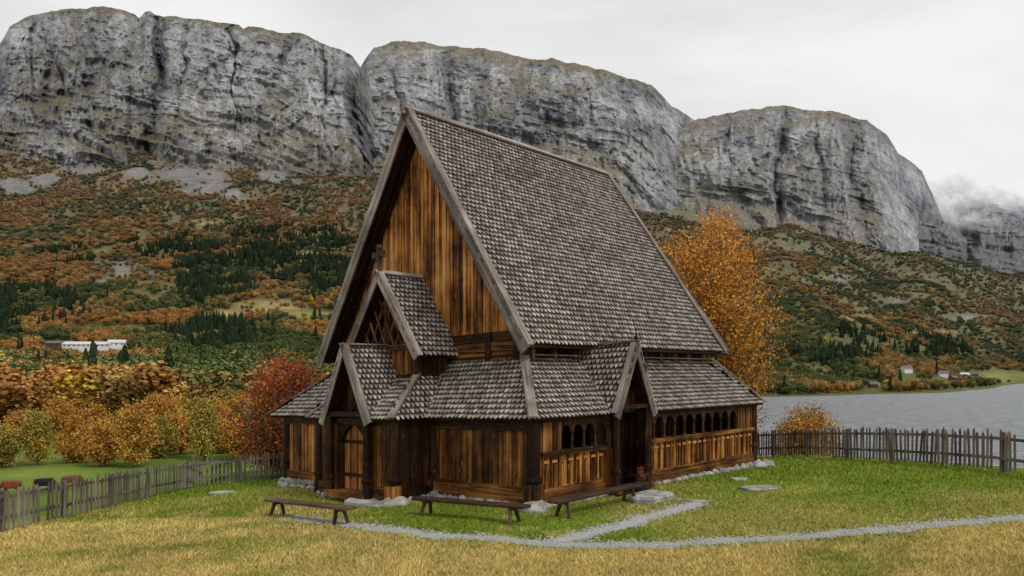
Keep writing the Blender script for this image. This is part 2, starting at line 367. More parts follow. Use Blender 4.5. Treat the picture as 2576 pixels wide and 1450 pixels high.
def mountain(sky,base,Db,Dt,seed,x0,x1,mat,edge=None,nv=300,vegb=0.0):
    nx=int((x1-x0)/1.8);px=np.linspace(x0,x1,nx)
    sky=np.array(sky,float);base=np.array(base,float)
    ys=np.interp(px,sky[:,0],sky[:,1]);yb=np.interp(px,base[:,0],base[:,1])
    ys=ys+(fbm(px/70,px*0,5,seed,.6)-.5)*24
    v=np.linspace(0,1,nv)[:,None];Pv,V=np.meshgrid(px,v[:,0])
    t=(Pv-CX)/F
    y=(yb+70)[None,:]*(1-V)+np.minimum(ys,yb+60)[None,:]*V
    D=Db+(Dt-Db)*(.62*V+.20*V**2+.18*V**14)
    if edge: D=D+edge[1]*np.clip((Pv-edge[0])/edge[2],0,3)**2
    a=t*2300;z0=(HY-y)/F*D
    A=a+90*(fbm(a/260,z0/420,3,seed+70)-.5)+40*(fbm(a/40,z0/90,3,seed+73)-.5)
    def crack(r,th): return np.clip((r-th)/(1-th),0,1)
    up=np.clip(V*1.6-.2,0.15,1)
    br=np.clip((fbm(a/180,z0/180,3,seed+90)-.42)*5,0,1)
    c1=crack(ridge1(A/330,z0/2400,seed+1),.88);c2=crack(ridge1(A/105,z0/620,seed+5),.82)*up;c3=crack(ridge1((A+.8*z0)/190,(z0-.5*A)/420,seed+8),.86)*br;c4=crack(ridge1(A/38,z0/200,seed+15),.74)*up;c5=crack(ridge1((A-.9*z0)/150,(z0+.6*A)/330,seed+18),.88)*(1-br)
    dl=80*c1+40*c2+16*c3+15*c4+12*c5
    dl+=-110*(fbm(A/420,z0/1200,3,seed+30)-.5)-120*(fbm(A/115,z0/210,5,seed+9,.6)-.5)+46*(fbm(A/26,z0/56,4,seed+13,.68)-.5)+18*(fbm(A/8,z0/12,3,seed+17,.65)-.5)
    # broken sloping ledges
    zt=z0+.28*a+70*(fbm(a/160,z0/160,3,seed+44)-.5)
    q_=fbm(A/230,zt/60,4,seed+40,.55);dl+=110*np.abs(q_-.5)*np.clip(1.9-V*1.5,0.45,1.5)
    D2=D+dl*np.clip(1.25-V*.45,0,1)
    X=t*D2;Z=HC+(HY-y)/F*D2
    P=np.stack([X,D2,Z],-1)
    ext=[];
    for k in range(1,6):
        L=P[-1].copy();fct=1+.06*k;L[:,0]*=fct;L[:,1]*=fct;L[:,2]-=6*k;ext.append(L)
    P=np.concatenate([P,np.array(ext)],0);n0=P.shape[0]
    vn_=fbm(a/240,z0/150,4,seed+60,.6)
    veg=np.clip(.34*(1-V*1.5),0,1)+vegb+.15*sstep((V-.96)/.04)+.60*(vn_-.5)*np.clip(1.5-V,0,1)
    crk=np.clip(.9*c1+.7*c2+.35*c3+.4*c4+.3*c5,0,1.2)
    veg=np.concatenate([veg,np.repeat(veg[-1:],5,0)],0);crk=np.concatenate([crk,np.repeat(crk[-1:],5,0)],0)
    aa=np.concatenate([a,np.repeat(a[-1:],5,0)],0)
    mc=np.stack([aa+seed*1000,P[...,1]*.5,P[...,2]],-1)
    q=np.arange(n0*nx).reshape(n0,nx);Q=np.stack([q[:-1,:-1],q[:-1,1:],q[1:,1:],q[1:,:-1]],-1).reshape(-1,4)
    mesh_np('mountain',P.reshape(-1,3),Q,[mat],None,{'mc':('FLOAT_VECTOR','POINT',mc.reshape(-1,3)),'veg':('FLOAT','POINT',veg.ravel()),'crk':('FLOAT','POINT',crk.ravel())},False)
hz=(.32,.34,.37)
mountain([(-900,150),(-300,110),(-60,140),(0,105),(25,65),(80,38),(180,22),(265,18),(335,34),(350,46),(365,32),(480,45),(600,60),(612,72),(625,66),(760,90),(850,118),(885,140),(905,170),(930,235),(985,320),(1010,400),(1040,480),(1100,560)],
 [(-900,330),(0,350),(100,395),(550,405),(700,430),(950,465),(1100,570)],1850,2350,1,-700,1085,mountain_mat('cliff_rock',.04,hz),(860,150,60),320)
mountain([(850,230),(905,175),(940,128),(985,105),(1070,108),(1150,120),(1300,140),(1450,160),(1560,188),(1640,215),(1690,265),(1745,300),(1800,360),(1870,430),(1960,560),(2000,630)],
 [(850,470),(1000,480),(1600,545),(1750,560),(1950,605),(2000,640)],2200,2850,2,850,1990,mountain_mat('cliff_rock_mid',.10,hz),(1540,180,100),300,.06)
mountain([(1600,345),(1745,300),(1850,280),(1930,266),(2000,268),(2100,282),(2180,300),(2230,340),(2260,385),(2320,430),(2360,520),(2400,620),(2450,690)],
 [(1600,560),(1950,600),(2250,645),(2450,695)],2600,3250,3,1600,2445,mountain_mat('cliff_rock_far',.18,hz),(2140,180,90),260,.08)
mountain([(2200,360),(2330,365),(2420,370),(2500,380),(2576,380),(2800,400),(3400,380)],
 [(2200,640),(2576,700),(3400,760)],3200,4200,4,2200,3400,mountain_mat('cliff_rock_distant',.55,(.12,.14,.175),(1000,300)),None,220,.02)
# ------------------------------------------------------------ hillside forest (instanced)
def tmat(name):
    m,nt,b=newmat(name,.85,.05)
    c=attr(nt,'tcol','INSTANCER').outputs['Color'];r=attr(nt,'rnd').outputs['Fac']
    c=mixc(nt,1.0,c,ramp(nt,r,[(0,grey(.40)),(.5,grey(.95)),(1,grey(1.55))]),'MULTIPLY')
    nt.links.new(c,b.inputs['Base Color']);return m
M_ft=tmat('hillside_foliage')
pc=bpy.data.collections.new('forest_prototypes')
def proto_dec(i,seed):
    r=np.random.default_rng(seed);V=[];Q=[];R=[]
    nl=10;cen=r.normal(0,1,(nl,3));cen/=np.linalg.norm(cen,axis=1)[:,None];cen*=np.array([.22,.22,.30])*r.uniform(.5,1,(nl,1));cen[:,2]+=.54
    rad=r.uniform(.13,.23,nl)
    for a in range(4):
        an=a*math.pi/2;V.append((.02*math.cos(an),.02*math.sin(an),-.1))
    for a in range(4):
        an=a*math.pi/2;V.append((.015*math.cos(an),.015*math.sin(an),.6))
    R+= [0]*8
    for a in range(4): Q.append((a,(a+1)%4,4+(a+1)%4,4+a))
    for c,ra in zip(cen,rad):
        k=int(95*(ra/.2)**2);d=r.normal(0,1,(k,3));d/=np.linalg.norm(d,axis=1)[:,None]
        p=c+d*ra*r.uniform(.55,1.10,(k,1))
        for pp,dd in zip(p,d):
            t=r.normal(0,1,3);t/=np.linalg.norm(t);nn=dd*.8+t*.6;e=np.cross(nn,[.3,.2,1]);e/=np.linalg.norm(e);f=np.cross(nn,e);f/=np.linalg.norm(f);sz=r.uniform(.022,.050)
            b0=len(V);V+= [tuple(pp-e*sz),tuple(pp-f*sz*.8),tuple(pp+e*sz),tuple(pp+f*sz*.8)];Q.append((b0,b0+1,b0+2,b0+3))
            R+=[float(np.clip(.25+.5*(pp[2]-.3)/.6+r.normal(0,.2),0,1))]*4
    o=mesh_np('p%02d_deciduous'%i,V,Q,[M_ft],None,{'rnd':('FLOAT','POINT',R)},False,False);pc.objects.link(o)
def proto_con(i,seed):
    r=np.random.default_rng(seed);V=[];Q=[];R=[]
    nt=11
    for k in range(nt):
        z0=.06+.86*k/nt;rad=.19*(1-k/nt)**.8+.012;n=9
        for a in range(n):
            an=2*math.pi*(a+r.random()*.6)/n;rr=rad*r.uniform(.7,1.15);w=rad*.42
            cx,sx=math.cos(an),math.sin(an);b0=len(V)
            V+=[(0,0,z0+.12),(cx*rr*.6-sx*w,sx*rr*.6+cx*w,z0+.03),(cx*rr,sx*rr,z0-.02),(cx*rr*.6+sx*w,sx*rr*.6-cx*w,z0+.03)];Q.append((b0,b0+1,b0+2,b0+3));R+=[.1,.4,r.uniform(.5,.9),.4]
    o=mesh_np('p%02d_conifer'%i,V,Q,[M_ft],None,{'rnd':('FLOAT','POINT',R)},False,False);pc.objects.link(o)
for i in range(5): proto_dec(i,100+i)
for i in range(5,8): proto_con(i,200+i)
def forest(n=84000):
    U=RNG.random(n);g=.95;Y=(125**g+U*(1990**g-125**g))**(1/g)
    px=RNG.uniform(-420,3000,n);X=(px-CX)/F*Y;z=H(X,Y);py=HY-(z-HC)/Y*F
    keep=(z>-11.2)&(~((px>900)&(Y<330)))
    for e in FIELDS: keep&=ell(px,py,*e)<.1
    for e in TAN: keep&=(ell(px,py,*e)<.1)|(RNG.random(n)<.12)
    nzt=fbm(X/25,Y/40,4,41)
    for e in SCREE: keep&=(ell(px+70*(nzt-.5),py+50*(nzt-.5),*e)<.15)|(RNG.random(n)<.03)
    for e in ROCKY: keep&=(ell(px,py,*e)<.15)|(RNG.random(n)<.2)
    cl=fbm(X/60,Y/90,3,77);keep&=~((cl>.68)&(RNG.random(n)<.7))
    X,Y,z,px,py=[a[keep] for a in (X,Y,z,px,py)];n=len(X)
    nn=fbm(X/75,Y/120,4,61);n2=fbm(X/26,Y/40,3,64)
    C=np.array([(.34,.165,.048),(.38,.235,.068),(.26,.16,.053),(.20,.17,.056),(.13,.14,.043),(.078,.10,.032)])
    right=sstep((px-1500)/400)
    wgt=np.clip((nn-.5)*3.4+(n2-.5)*2.0+RNG.normal(0,.17,n)+.46+.24*right+.24*sstep((470-Y)/80)*(px<1000)+.12*sstep((py-780)/80)-.12*sstep((620-py)/60)*(1-right),0,.999)
    ci=(wgt*6).astype(int);col=C[ci]*RNG.uniform(.7,1.3,(n,1))
    hz_=np.clip((Y-500)/3600,0,.4)[:,None];col=col*(1-hz_)+np.array([.19,.19,.18])*hz_  # aerial haze painted into the tree tints, growing with distance
    cn=fbm(X/30,Y/45,3,81);con=np.zeros(n)
    for e in [(50,800,190,85),(430,625,120,40),(540,720,120,70),(740,605,180,45),(530,860,140,55),(610,660,200,50),(820,690,120,70),(160,640,80,20),(2160,850,60,30),(2300,880,180,30),(2050,905,150,22),(200,640,60,30),(1420,800,200,40)]:
        con=np.maximum(con,ell(px,py,*e))
    isc=(RNG.random(n)<np.clip(con*2.4*sstep((cn-.42)/.08),0,.97))|(RNG.random(n)<.010)
    col[isc]=np.array([.024,.038,.018])*RNG.uniform(.7,1.5,(isc.sum(),1))
    yl=(RNG.random(n)<.006)&~isc;col[yl]=(.55,.38,.04)
    hgt=np.where(isc,RNG.uniform(10,17,n),RNG.uniform(5,9.5,n));hgt=hgt*np.where((Y<420)&~isc,1.35,1)
    pick=np.where(isc,RNG.integers(5,8,n),RNG.integers(0,5,n))
    w=RNG.uniform(.9,1.35,n)*np.where((Y>900)&~isc,1.45,1);scl=np.c_[hgt*w,hgt*w,hgt]
    me=bpy.data.meshes.new('hillside_forest');me.vertices.add(n);me.vertices.foreach_set('co',np.c_[X,Y,z-.2].astype(np.float32).ravel())
    for nm,ty,key,arr in (('scl','FLOAT_VECTOR','vector',scl),('rotz','FLOAT','value',RNG.uniform(0,6.28,n)),('tcol','FLOAT_COLOR','color',np.c_[col,np.ones(n)])):
        a=me.attributes.new(nm,ty,'POINT');a.data.foreach_set(key,arr.astype(np.float32).ravel())
    a=me.attributes.new('pick','INT','POINT');a.data.foreach_set('value',pick.astype(np.int32))
    o=link(bpy.data.objects.new('hillside_forest',me))
    ng=bpy.data.node_groups.new('scatter','GeometryNodeTree')
    ng.interface.new_socket('Geometry',in_out='INPUT',socket_type='NodeSocketGeometry');ng.interface.new_socket('Geometry',in_out='OUTPUT',socket_type='NodeSocketGeometry')
    gi=ng.nodes.new('NodeGroupInput');go=ng.nodes.new('NodeGroupOutput');ip=ng.nodes.new('GeometryNodeInstanceOnPoints')
    ci_=ng.nodes.new('GeometryNodeCollectionInfo');ci_.inputs['Collection'].default_value=pc;ci_.inputs['Separate Children'].default_value=True;ci_.inputs['Reset Children'].default_value=True
    def na(nm,ty): x=ng.nodes.new('GeometryNodeInputNamedAttribute');x.data_type=ty;x.inputs['Name'].default_value=nm;return x.outputs['Attribute']
    cx=ng.nodes.new('ShaderNodeCombineXYZ');L=ng.links.new
    L(na('rotz','FLOAT'),cx.inputs['Z']);L(gi.outputs[0],ip.inputs['Points']);L(ci_.outputs[0],ip.inputs['Instance'])
    ip.inputs['Pick Instance'].default_value=True;L(na('pick','INT'),ip.inputs['Instance Index']);L(na('scl','FLOAT_VECTOR'),ip.inputs['Scale']);L(cx.outputs[0],ip.inputs['Rotation'])
    L(ip.outputs[0],go.inputs[0]);md=o.modifiers.new('scatter','NODES');md.node_group=ng
forest()
# ------------------------------------------------------------ trees
M_bark=plain('tree_bark',(.10,.085,.07),.9,5,.5)
def leafmat(name,stops):
    m,nt,b=newmat(name,.75,.1);r=attr(nt,'rnd').outputs['Fac'];c=ramp(nt,r,stops);nt.links.new(c,b.inputs['Base Color']);return m
def tree_mesh(h,cz,rx,rz,nb,lp,leaf,seed,sig=.28,stems=1,tr=.13,cr=None,low=.12,hue=None):
    r=np.random.default_rng(seed);V=[];Q=[];R=[];Mi=[]
    def tube(P,r0,r1):
        P=np.array(P);n=len(P);k=5;b0=len(V)
        for i,p in enumerate(P):
            d=P[min(i+1,n-1)]-P[max(i-1,0)];d/=np.linalg.norm(d)+1e-9;e=np.cross(d,[.31,.95,.1]);e/=np.linalg.norm(e);f=np.cross(d,e);ra=r0+(r1-r0)*i/(n-1)
            for a in range(k): V.append(tuple(p+ra*(e*math.cos(a*6.2832/k)+f*math.sin(a*6.2832/k))));R.append(.5)
        for i in range(n-1):
            for a in range(k): Q.append((b0+i*k+a,b0+i*k+(a+1)%k,b0+(i+1)*k+(a+1)%k,b0+(i+1)*k+a));Mi.append(0)
    trunks=[]
    for s in range(stems):
        ang=r.uniform(0,6.28);sp_=(0 if stems==1 else .25*rx);zs=np.linspace(-.4,h*.93,9);w=np.cumsum(r.normal(0,.03*h/9,(9,2)),axis=0)
        P=np.c_[np.cos(ang)*sp_*(zs/h).clip(0)+w[:,0],np.sin(ang)*sp_*(zs/h).clip(0)+w[:,1],zs];trunks.append(P);tube(P,tr,tr*.12)
    LP=[];LR=[]
    cnt=0
    lump=r.uniform(0,50,2)
    while cnt<nb:
        d=r.normal(0,1,3);d/=np.linalg.norm(d);rad=r.random()**.42;q=d*rad*np.array([rx,rx,rz])
        if q[2]<0: q[:2]*=(1-.30*(-q[2]/rz))
        else: q[:2]*=1-.18*(q[2]/rz)
        lu=float(fbm(np.array(q[0]*1.3/rx*2+lump[0]),np.array((q[2]*1.2/rz+q[1]/rx)*2+lump[1]),2,seed))
        if lu<.42 and r.random()<.8: continue
        q=q*(.80+.40*lu);q[2]+=cz
        if q[2]<low*h: continue
        cnt+=1
        P=trunks[r.integers(0,stems)];hd=math.hypot(q[0],q[1]);z0=max(low*h*.7,q[2]-.9*hd-.1*h*r.random());z0=min(z0,h*.88)
        a=np.array([np.interp(z0,P[:,2],P[:,0]),np.interp(z0,P[:,2],P[:,1]),z0]);mid=(a+q)/2+np.array([*(r.normal(0,.05*rx,2)),.06*hd])
        ts=np.linspace(0,1,6)[:,None];B=(1-ts)**2*a+2*ts*(1-ts)*mid+ts**2*q;tube(B,max(.012,tr*.22*(.4+hd/rx*.6)),.005)
        k=int(lp*r.uniform(.6,1.3));tq=r.random(k)**.5;tq=.35+.65*tq
        C=(1-tq[:,None])**2*a+2*tq[:,None]*(1-tq[:,None])*mid+tq[:,None]**2*q+r.normal(0,sig,(k,3))*np.array([1,1,.85])*(.4+.8*tq[:,None])
        LP.append(C);cv=r.normal(0,.17);LR.append(np.clip(.5+cv+r.normal(0,.17,k)+ (0 if hue is None else hue*(C[:,2]-cz)/rz),0,1))
        for _ in range(3):
            e=q+r.normal(0,sig*1.4,3);e[2]+=sig*.9;tube([q*.7+B[3]*.3,(q+e)/2,e],.008,.003)
    C=np.concatenate(LP);rr=np.concatenate(LR);n=len(C)
    e=r.normal(0,1,(n,3));e/=np.linalg.norm(e,axis=1)[:,None];g=r.normal(0,1,(n,3));f=np.cross(e,g);f/=np.linalg.norm(f,axis=1)[:,None];s=(leaf*r.uniform(.6,1.25,n))[:,None]
    LV=np.stack([C-e*s,C-f*s*.6,C+e*s,C+f*s*.6],1).reshape(-1,3);b0=len(V)
    Va=np.concatenate([np.array(V),LV]);Qa=np.concatenate([np.array(Q),np.arange(4*n).reshape(-1,4)+b0]);Ra=np.concatenate([np.array(R),np.repeat(rr,4)]);Ma=np.concatenate([np.array(Mi),np.ones(n)])
    return Va,Qa,Ma,Ra
def put_tree(name,data,mats,loc):
    V,Q,Mi,R=data;o=mesh_np(name,V,Q,mats,Mi,{'rnd':('FLOAT','POINT',R)});o.location=loc;return o
L_birch=leafmat('birch_leaves',[(0,(.20,.17,.04)),(.25,(.36,.21,.04)),(.5,(.55,.225,.032)),(.8,(.68,.29,.04)),(1,(.76,.42,.10))])
L_rowan=leafmat('rowan_leaves',[(0,(.08,.09,.024)),(.3,(.16,.10,.028)),(.5,(.30,.065,.02)),(.8,(.46,.06,.02)),(1,(.60,.24,.05))])
L_or=leafmat('orange_leaves',[(0,(.15,.12,.03)),(.35,(.40,.195,.04)),(.65,(.60,.28,.045)),(1,(.72,.43,.09))])
L_yg=leafmat('yellow_green_leaves',[(0,(.11,.12,.03)),(.4,(.26,.22,.042)),(.7,(.46,.32,.055)),(1,(.64,.43,.09))])
bx,by=(1788-CX)/F*35.5,35.5
put_tree('birch_tree',tree_mesh(11.9,6.0,3.85,6.2,680,115,.068,5,.34,5,.15,low=.05,hue=.30),[M_bark,L_birch],(bx,by,Hf(bx,by)))
rx_,ry_=(712-CX)/F*32.0,32.0;zr=Hf(rx_,ry_)
put_tree('rowan_tree',tree_mesh(3.9-zr,2.7,2.5,2.5,220,80,.07,9,.27,4,.07,low=.08,hue=.1),[M_bark,L_rowan],(rx_,ry_,zr))
sx_,sy_=(2032-CX)/F*44,44.0;zs_=Hf(sx_,sy_)
put_tree('orange_shrub',tree_mesh(1.5-zs_,(1.5-zs_)*.52,2.1,(1.5-zs_)*.5,190,90,.085,15,.25,3,.05,low=.05),[M_bark,L_or],(sx_,sy_,zs_))
var=[tree_mesh(6.2,3.3,2.3,3.0,120,75,.15,31,.33,2,.12,low=.08),tree_mesh(7.0,3.7,2.0,3.4,120,75,.15,32,.33,1,.12,low=.10),tree_mesh(5.4,2.8,2.5,2.6,120,75,.15,33,.33,3,.10,low=.06)]
obs={}
k=0
for px,Y,lm,sc in [(5,72,1,.80),(95,74,1,.85),(192,76,0,.95),(262,73,0,.88),(338,72,0,.90),(405,80,1,.85),(455,84,0,.9),(515,78,1,.95),(560,86,0,.95),(610,80,0,.95),(150,100,0,.95),(310,104,1,.95),(235,98,0,.9),(390,104,0,1.0),(470,106,1,.98),(540,104,0,1.0),(620,108,0,1.05),(-70,75,0,.9),(-180,80,1,1.0),(700,110,0,1.1),(60,102,0,.85),(660,96,1,1.05),(580,110,1,1.0),(350,108,0,.9),(430,110,0,.9)]:
    key=(k%3,lm)
    X=(px-CX)/F*Y;z=Hf(X,Y)
    if key not in obs: o=put_tree('autumn_tree',var[k%3],[M_bark,(L_or,L_yg)[lm]],(X,Y,z));obs[key]=o.data
    else: o=link(bpy.data.objects.new('autumn_tree',obs[key]));o.location=(X,Y,z)
    o.scale=(sc*random.uniform(.85,1.3),)*2+(sc*random.uniform(.82,1.1),);o.rotation_euler=(0,0,random.uniform(0,6.28));k+=1
# ------------------------------------------------------------ fences
def fence(P,name,h=1.05,flip=1):
    P=np.array(P);d=np.r_[0,np.cumsum(np.hypot(*np.diff(P,axis=0).T))];L=d[-1]
    def at(t): return np.array([np.interp(t,d,P[:,0]),np.interp(t,d,P[:,1])])
    mb=MB()
    t=0
    def bx(c,dirv,w,th,z0,z1,tip,rnd=None,leanx=0):
        nv=np.array([-dirv[1],dirv[0]]);V=[];G=[];ro=random.uniform(0,50)
        for side in (-th/2,th/2):
            for a,zz in ((-w/2,z0),(w/2,z0),(w/2,z1-tip),(0,z1),(-w/2,z1-tip)):
                lx=leanx*(zz-z0);q=c+dirv*(a+lx)+nv*side;V.append((q[0],q[1],zz));G.append((zz+ro,a,side+ro))
        mb.add(V,[(0,1,2,3,4),(9,8,7,6,5),(0,5,6,1),(1,6,7,2),(2,7,8,3),(3,8,9,4),(4,9,5,0)],G,rnd)
    while t<L:
        c=at(t);e=at(min(t+.1,L))-at(max(t-.1,0));e/=np.linalg.norm(e);z=Hf(*c)
        if random.random()>.02:
            bx(c,e,random.uniform(.07,.1),.022,z+random.uniform(.04,.1),z+h+random.uniform(-.09,.07),.08,None,random.gauss(0,.035))
        t+=random.uniform(.15,.19)
    t=.3
    while t<L:
        c=at(t);e=at(min(t+.1,L))-at(max(t-.1,0));e/=np.linalg.norm(e);z=Hf(*c);nv=np.array([-e[1],e[0]])*flip
        bx(c+nv*.12,e,.12,.12,z-.2,z+h*.98,.02);t+=2.3
    t=0
    while t<L:
        t2=min(t+2.3,L);a=at(t);b=at(t2);e=(b-a)/max(1e-6,np.linalg.norm(b-a));nv=np.array([-e[1],e[0]])*flip
        for zz in (.3,.78):
            za=Hf(*a)+zz*h;zb=Hf(*b)+zz*h+random.uniform(-.02,.02);V=[];G=[];ro=random.uniform(0,50)
            for (q,zq,al) in ((a,za,0),(b,zb,t2-t)):
                for o_,dz in ((.02,0),(.06,0),(.06,.09),(.02,.09)):
                    w=q+nv*o_;V.append((w[0],w[1],zq+dz));G.append((al+ro,o_,dz))
            mb.add(V,[(0,1,2,3),(7,6,5,4),(0,4,5,1),(1,5,6,2),(2,6,7,3),(3,7,4,0)],G)
        t=t2
    return mb.obj(name,[M_fence])
fence(fl,'picket_fence',1.10,1)
fence(fr,'picket_fence',1.22,1)
fence([fl[-1],(-8,37),(0,38),fr[0]],'picket_fence',1.1,1)
# ------------------------------------------------------------ CHURCH
DU=np.array([.694,.720]);DL=np.array([-.720,.694]);W0=np.array([.56,18.46])
def C(p):
    u,s,z=p;q=W0+DU*u+DL*s;return (q[0],q[1],z-.035*s)
church=empty('stave_church',(.56,18.46,0))
def nrm(v): v=np.array(v,float);return v/np.linalg.norm(v)
BF=[(0,3,2,1),(4,5,6,7),(0,1,5,4),(1,2,6,5),(2,3,7,6),(3,0,4,7)]
def beam(mb,p,q,w,h,up=(0,0,1),mat=0,rnd=None):
    p=np.array(p,float);q=np.array(q,float);a=nrm(q-p);sd=nrm(np.cross(a,up));uv=np.cross(sd,a);L=np.linalg.norm(q-p);V=[];G=[];ro=random.uniform(0,40)
    for c,al in ((p,0),(q,L)):
        for x,y in ((-w/2,-h/2),(w/2,-h/2),(w/2,h/2),(-w/2,h/2)):
            V.append(C(c+sd*x+uv*y));G.append((al+ro,x+ro,y))
    mb.add(V,BF,G,rnd,mat)
def box(mb,u0,u1,s0,s1,z0,z1,axis=2,mat=0,rnd=None):
    V=[];G=[];ro=random.uniform(0,40)
    for z in (z0,z1):
        for u,s in ((u0,s0),(u1,s0),(u1,s1),(u0,s1)):
            V.append(C((u,s,z)));c=[u,s,z];G.append((c[axis]+ro,c[(axis+1)%3]+ro,c[(axis+2)%3]))
    mb.add(V,BF,G,rnd,mat)
def prism(mb,P,ex,axis=2,mat=0,rnd=None):
    P=[np.array(p,float) for p in P];ex=np.array(ex,float);n=len(P);ro=random.uniform(0,40)
    A=P+[p+ex for p in P];V=[C(p) for p in A];G=[(p[axis]+ro,p[(axis+1)%3]+ro,p[(axis+2)%3]) for p in A]
    mb.add(V,[tuple(range(n)),tuple(range(2*n-1,n-1,-1))]+[(i,(i+1)%n,n+(i+1)%n,n+i) for i in range(n)],G,rnd,mat)
def lathe(mb,base,prof_,n=12,mat=0,rnd=None):
    V=[];G=[];Fc=[];ro=random.uniform(0,40)
    for i,(z,r) in enumerate(prof_):
        for k in range(n):
            a=6.28318*k/n;V.append(C((base[0]+r*math.cos(a),base[1]+r*math.sin(a),z)));G.append((z+ro,r*a,ro))
    for i in range(len(prof_)-1):
        for k in range(n): Fc.append((i*n+k,i*n+(k+1)%n,(i+1)*n+(k+1)%n,(i+1)*n+k))
    Fc.append(tuple(range(n))[::-1]);Fc.append(tuple((len(prof_)-1)*n+k for k in range(n)))
    mb.add(V,Fc,G,rnd,mat)
def wall(mb,axis,fixed,a0,a1,z0,z1f,out,w=.2,mat=0,th=.05,holes=None):
    """vertical plank wall; axis 's' runs along s at u=fixed, 'u' along u at s=fixed; out=+-1 outward"""
    a=a0;i=0
    while a<a1-.02:
        ww=min(w*random.uniform(.7,1.3),a1-a);e=a+ww-.012
        zt0=z1f(a) if callable(z1f) else z1f;zt1=z1f(e) if callable(z1f) else z1f
        off=(.036 if i%2 else 0)*out;zz=z0
        mk=(lambda A,z:(fixed+off,A,z)) if axis=='s' else (lambda A,z:(A,fixed+off,z))
        ex=(-th*out,0,0) if axis=='s' else (0,-th*out,0)
        if min(zt0,zt1)>zz+.02: prism(mb,[mk(a,zz),mk(e,zz),mk(e,zt1),mk(a,zt0)],ex,2,mat)
        a+=ww;i+=1
shin=MB();deck=MB();barge=MB()
def roof(P,w=.172,ex=.19):
    """P convex polygon in church coords; P[0]->P[1] is the eave"""
    Wp=[np.array(C(p)) for p in P];e=nrm(Wp[1]-Wp[0]);n=nrm(np.cross(e,Wp[2]-Wp[0]))
    if n[2]<0: n=-n
    y=np.cross(n,e)
    if np.dot(Wp[2]-Wp[0],y)<0: y=-y
    O=Wp[0];P2=[(np.dot(p-O,e),np.dot(p-O,y)) for p in Wp];ym=max(p[1] for p in P2)
    A=[tuple(p-n*.004) for p in Wp]+[tuple(p-n*.09) for p in Wp];k=len(Wp)
    G=[(np.dot(np.array(p)-O,y),np.dot(np.array(p)-O,e),0) for p in A]
    deck.add(A,[tuple(range(k)),tuple(range(2*k-1,k-1,-1))]+[(i,(i+1)%k,k+(i+1)%k,k+i) for i in range(k)],G,.5,0)
    row=0;yy_=-.05
    while yy_<ym-.03:
        yc=min(max(yy_+ex*.6,0.001),ym-.001);xs=[]
        for i in range(k):
            (x1,y1),(x2,y2)=P2[i],P2[(i+1)%k]
            if (y1-yc)*(y2-yc)<=0 and abs(y2-y1)>1e-6: xs.append(x1+(x2-x1)*(yc-y1)/(y2-y1))
        if len(xs)>=2:
            xa,xb=min(xs),max(xs);x=math.floor(xa/w)*w+(w/2 if row%2 else 0)
            while x<xb+w*.3:
                if x>xa-w*.3 and xb-xa>.1:
                    ww=w*.5-.014+random.uniform(-.004,.004);l=min(ex*1.9,ym-yy_+.02);yb=yy_+random.uniform(-.010,.010);tp=ex*.74;t0=.086+random.uniform(-.008,.010);t1=.018;th=.030;jx=random.uniform(-.005,.005)
                    l2=min(ex*1.15,l*.8)
                    sh=[(-ww,tp),(-ww*.5,tp*.32),(0,0),(ww*.5,tp*.32),(ww,tp),(ww,l2),(ww,l),(-ww,l),(-ww,l2)]
                    V=[];G=[];ro=random.uniform(0,30)
                    for dz in (0,-th):
                        for a_,b_ in sh:
                            hh=t0+(t1-t0)*(b_/l)+dz;V.append(tuple(O+e*(x+jx+a_)+y*(yb+b_)+n*hh));G.append((b_+ro,a_+ro,b_/ex*.66))
                    rv=random.random();m_=9
                    shin.add(V,[(0,1,2,3,4,5,8),(8,5,6,7)]+[(i,i+m_,(i+1)%m_+m_,(i+1)%m_) for i in (8,0,1,2,3,4)],G,rv)
                x+=w
        yy_+=ex;row+=1
SC0=6.03
ez,rz_=4.31,12.03
roof([(.60,.895,ez),(11.62,.895,ez),(11.25,SC0,rz_),(.60,SC0,rz_)])
roof([(11.62,11.165,ez),(.60,11.165,ez),(.60,SC0,rz_),(11.25,SC0,rz_)])
slope=(rz_-ez)/(SC0-.895)
def rake(uf,s0,z0,s1,z1,w=.30,th=.06,ext=.12,lift=.02,mat=0):
    a=np.array([0,s1-s0,z1-z0]);a=a/np.linalg.norm(a);p=np.array([uf,s0,z0])-a*ext;q=np.array([uf,s1,z1])+a*.05
    nn=np.array([0,-a[2],a[1]]);nn=nn if nn[2]>0 else -nn
    beam(barge,p-nn*(w/2-.10)+np.array([0,0,lift]),q-nn*(w/2-.10)+np.array([0,0,lift]),th,w,nn,mat)
    return nn
for sA in (.895,11.165):
    nn=rake(.57,sA,ez,SC0,rz_,.34,.06,.22)
    d=np.array([0,SC0-sA,rz_-ez]);d/=np.linalg.norm(d)
    beam(barge,np.array([.66,sA,ez])+nn*.12-d*.15,np.array([.66,SC0,rz_])+nn*.12,.24,.04,nn)
    a0=np.array([11.62,sA,ez])+nn*.12-d*.1;a1=np.array([11.25,SC0,rz_])+nn*.12
    beam(barge,a0,a1,.22,.05,nn);beam(barge,a0-nn*.2,a1-nn*.2,.05,.3,nn)
    for uu in (.85,1.15): beam(deck,np.array([uu,sA,ez])-nn*.17,np.array([uu,SC0,rz_])-nn*.17,.12,.16,nn,0)
beam(barge,(.45,SC0-.06,rz_+.11),(11.3,SC0-.06,rz_+.11),.2,.05,(0,-.7,.7));beam(barge,(.45,SC0+.07,rz_+.10),(11.3,SC0+.07,rz_+.10),.2,.05,(0,.7,.7))
beam(barge,(.40,SC0,rz_+.02),(.9,SC0,rz_+.12),.12,.3)
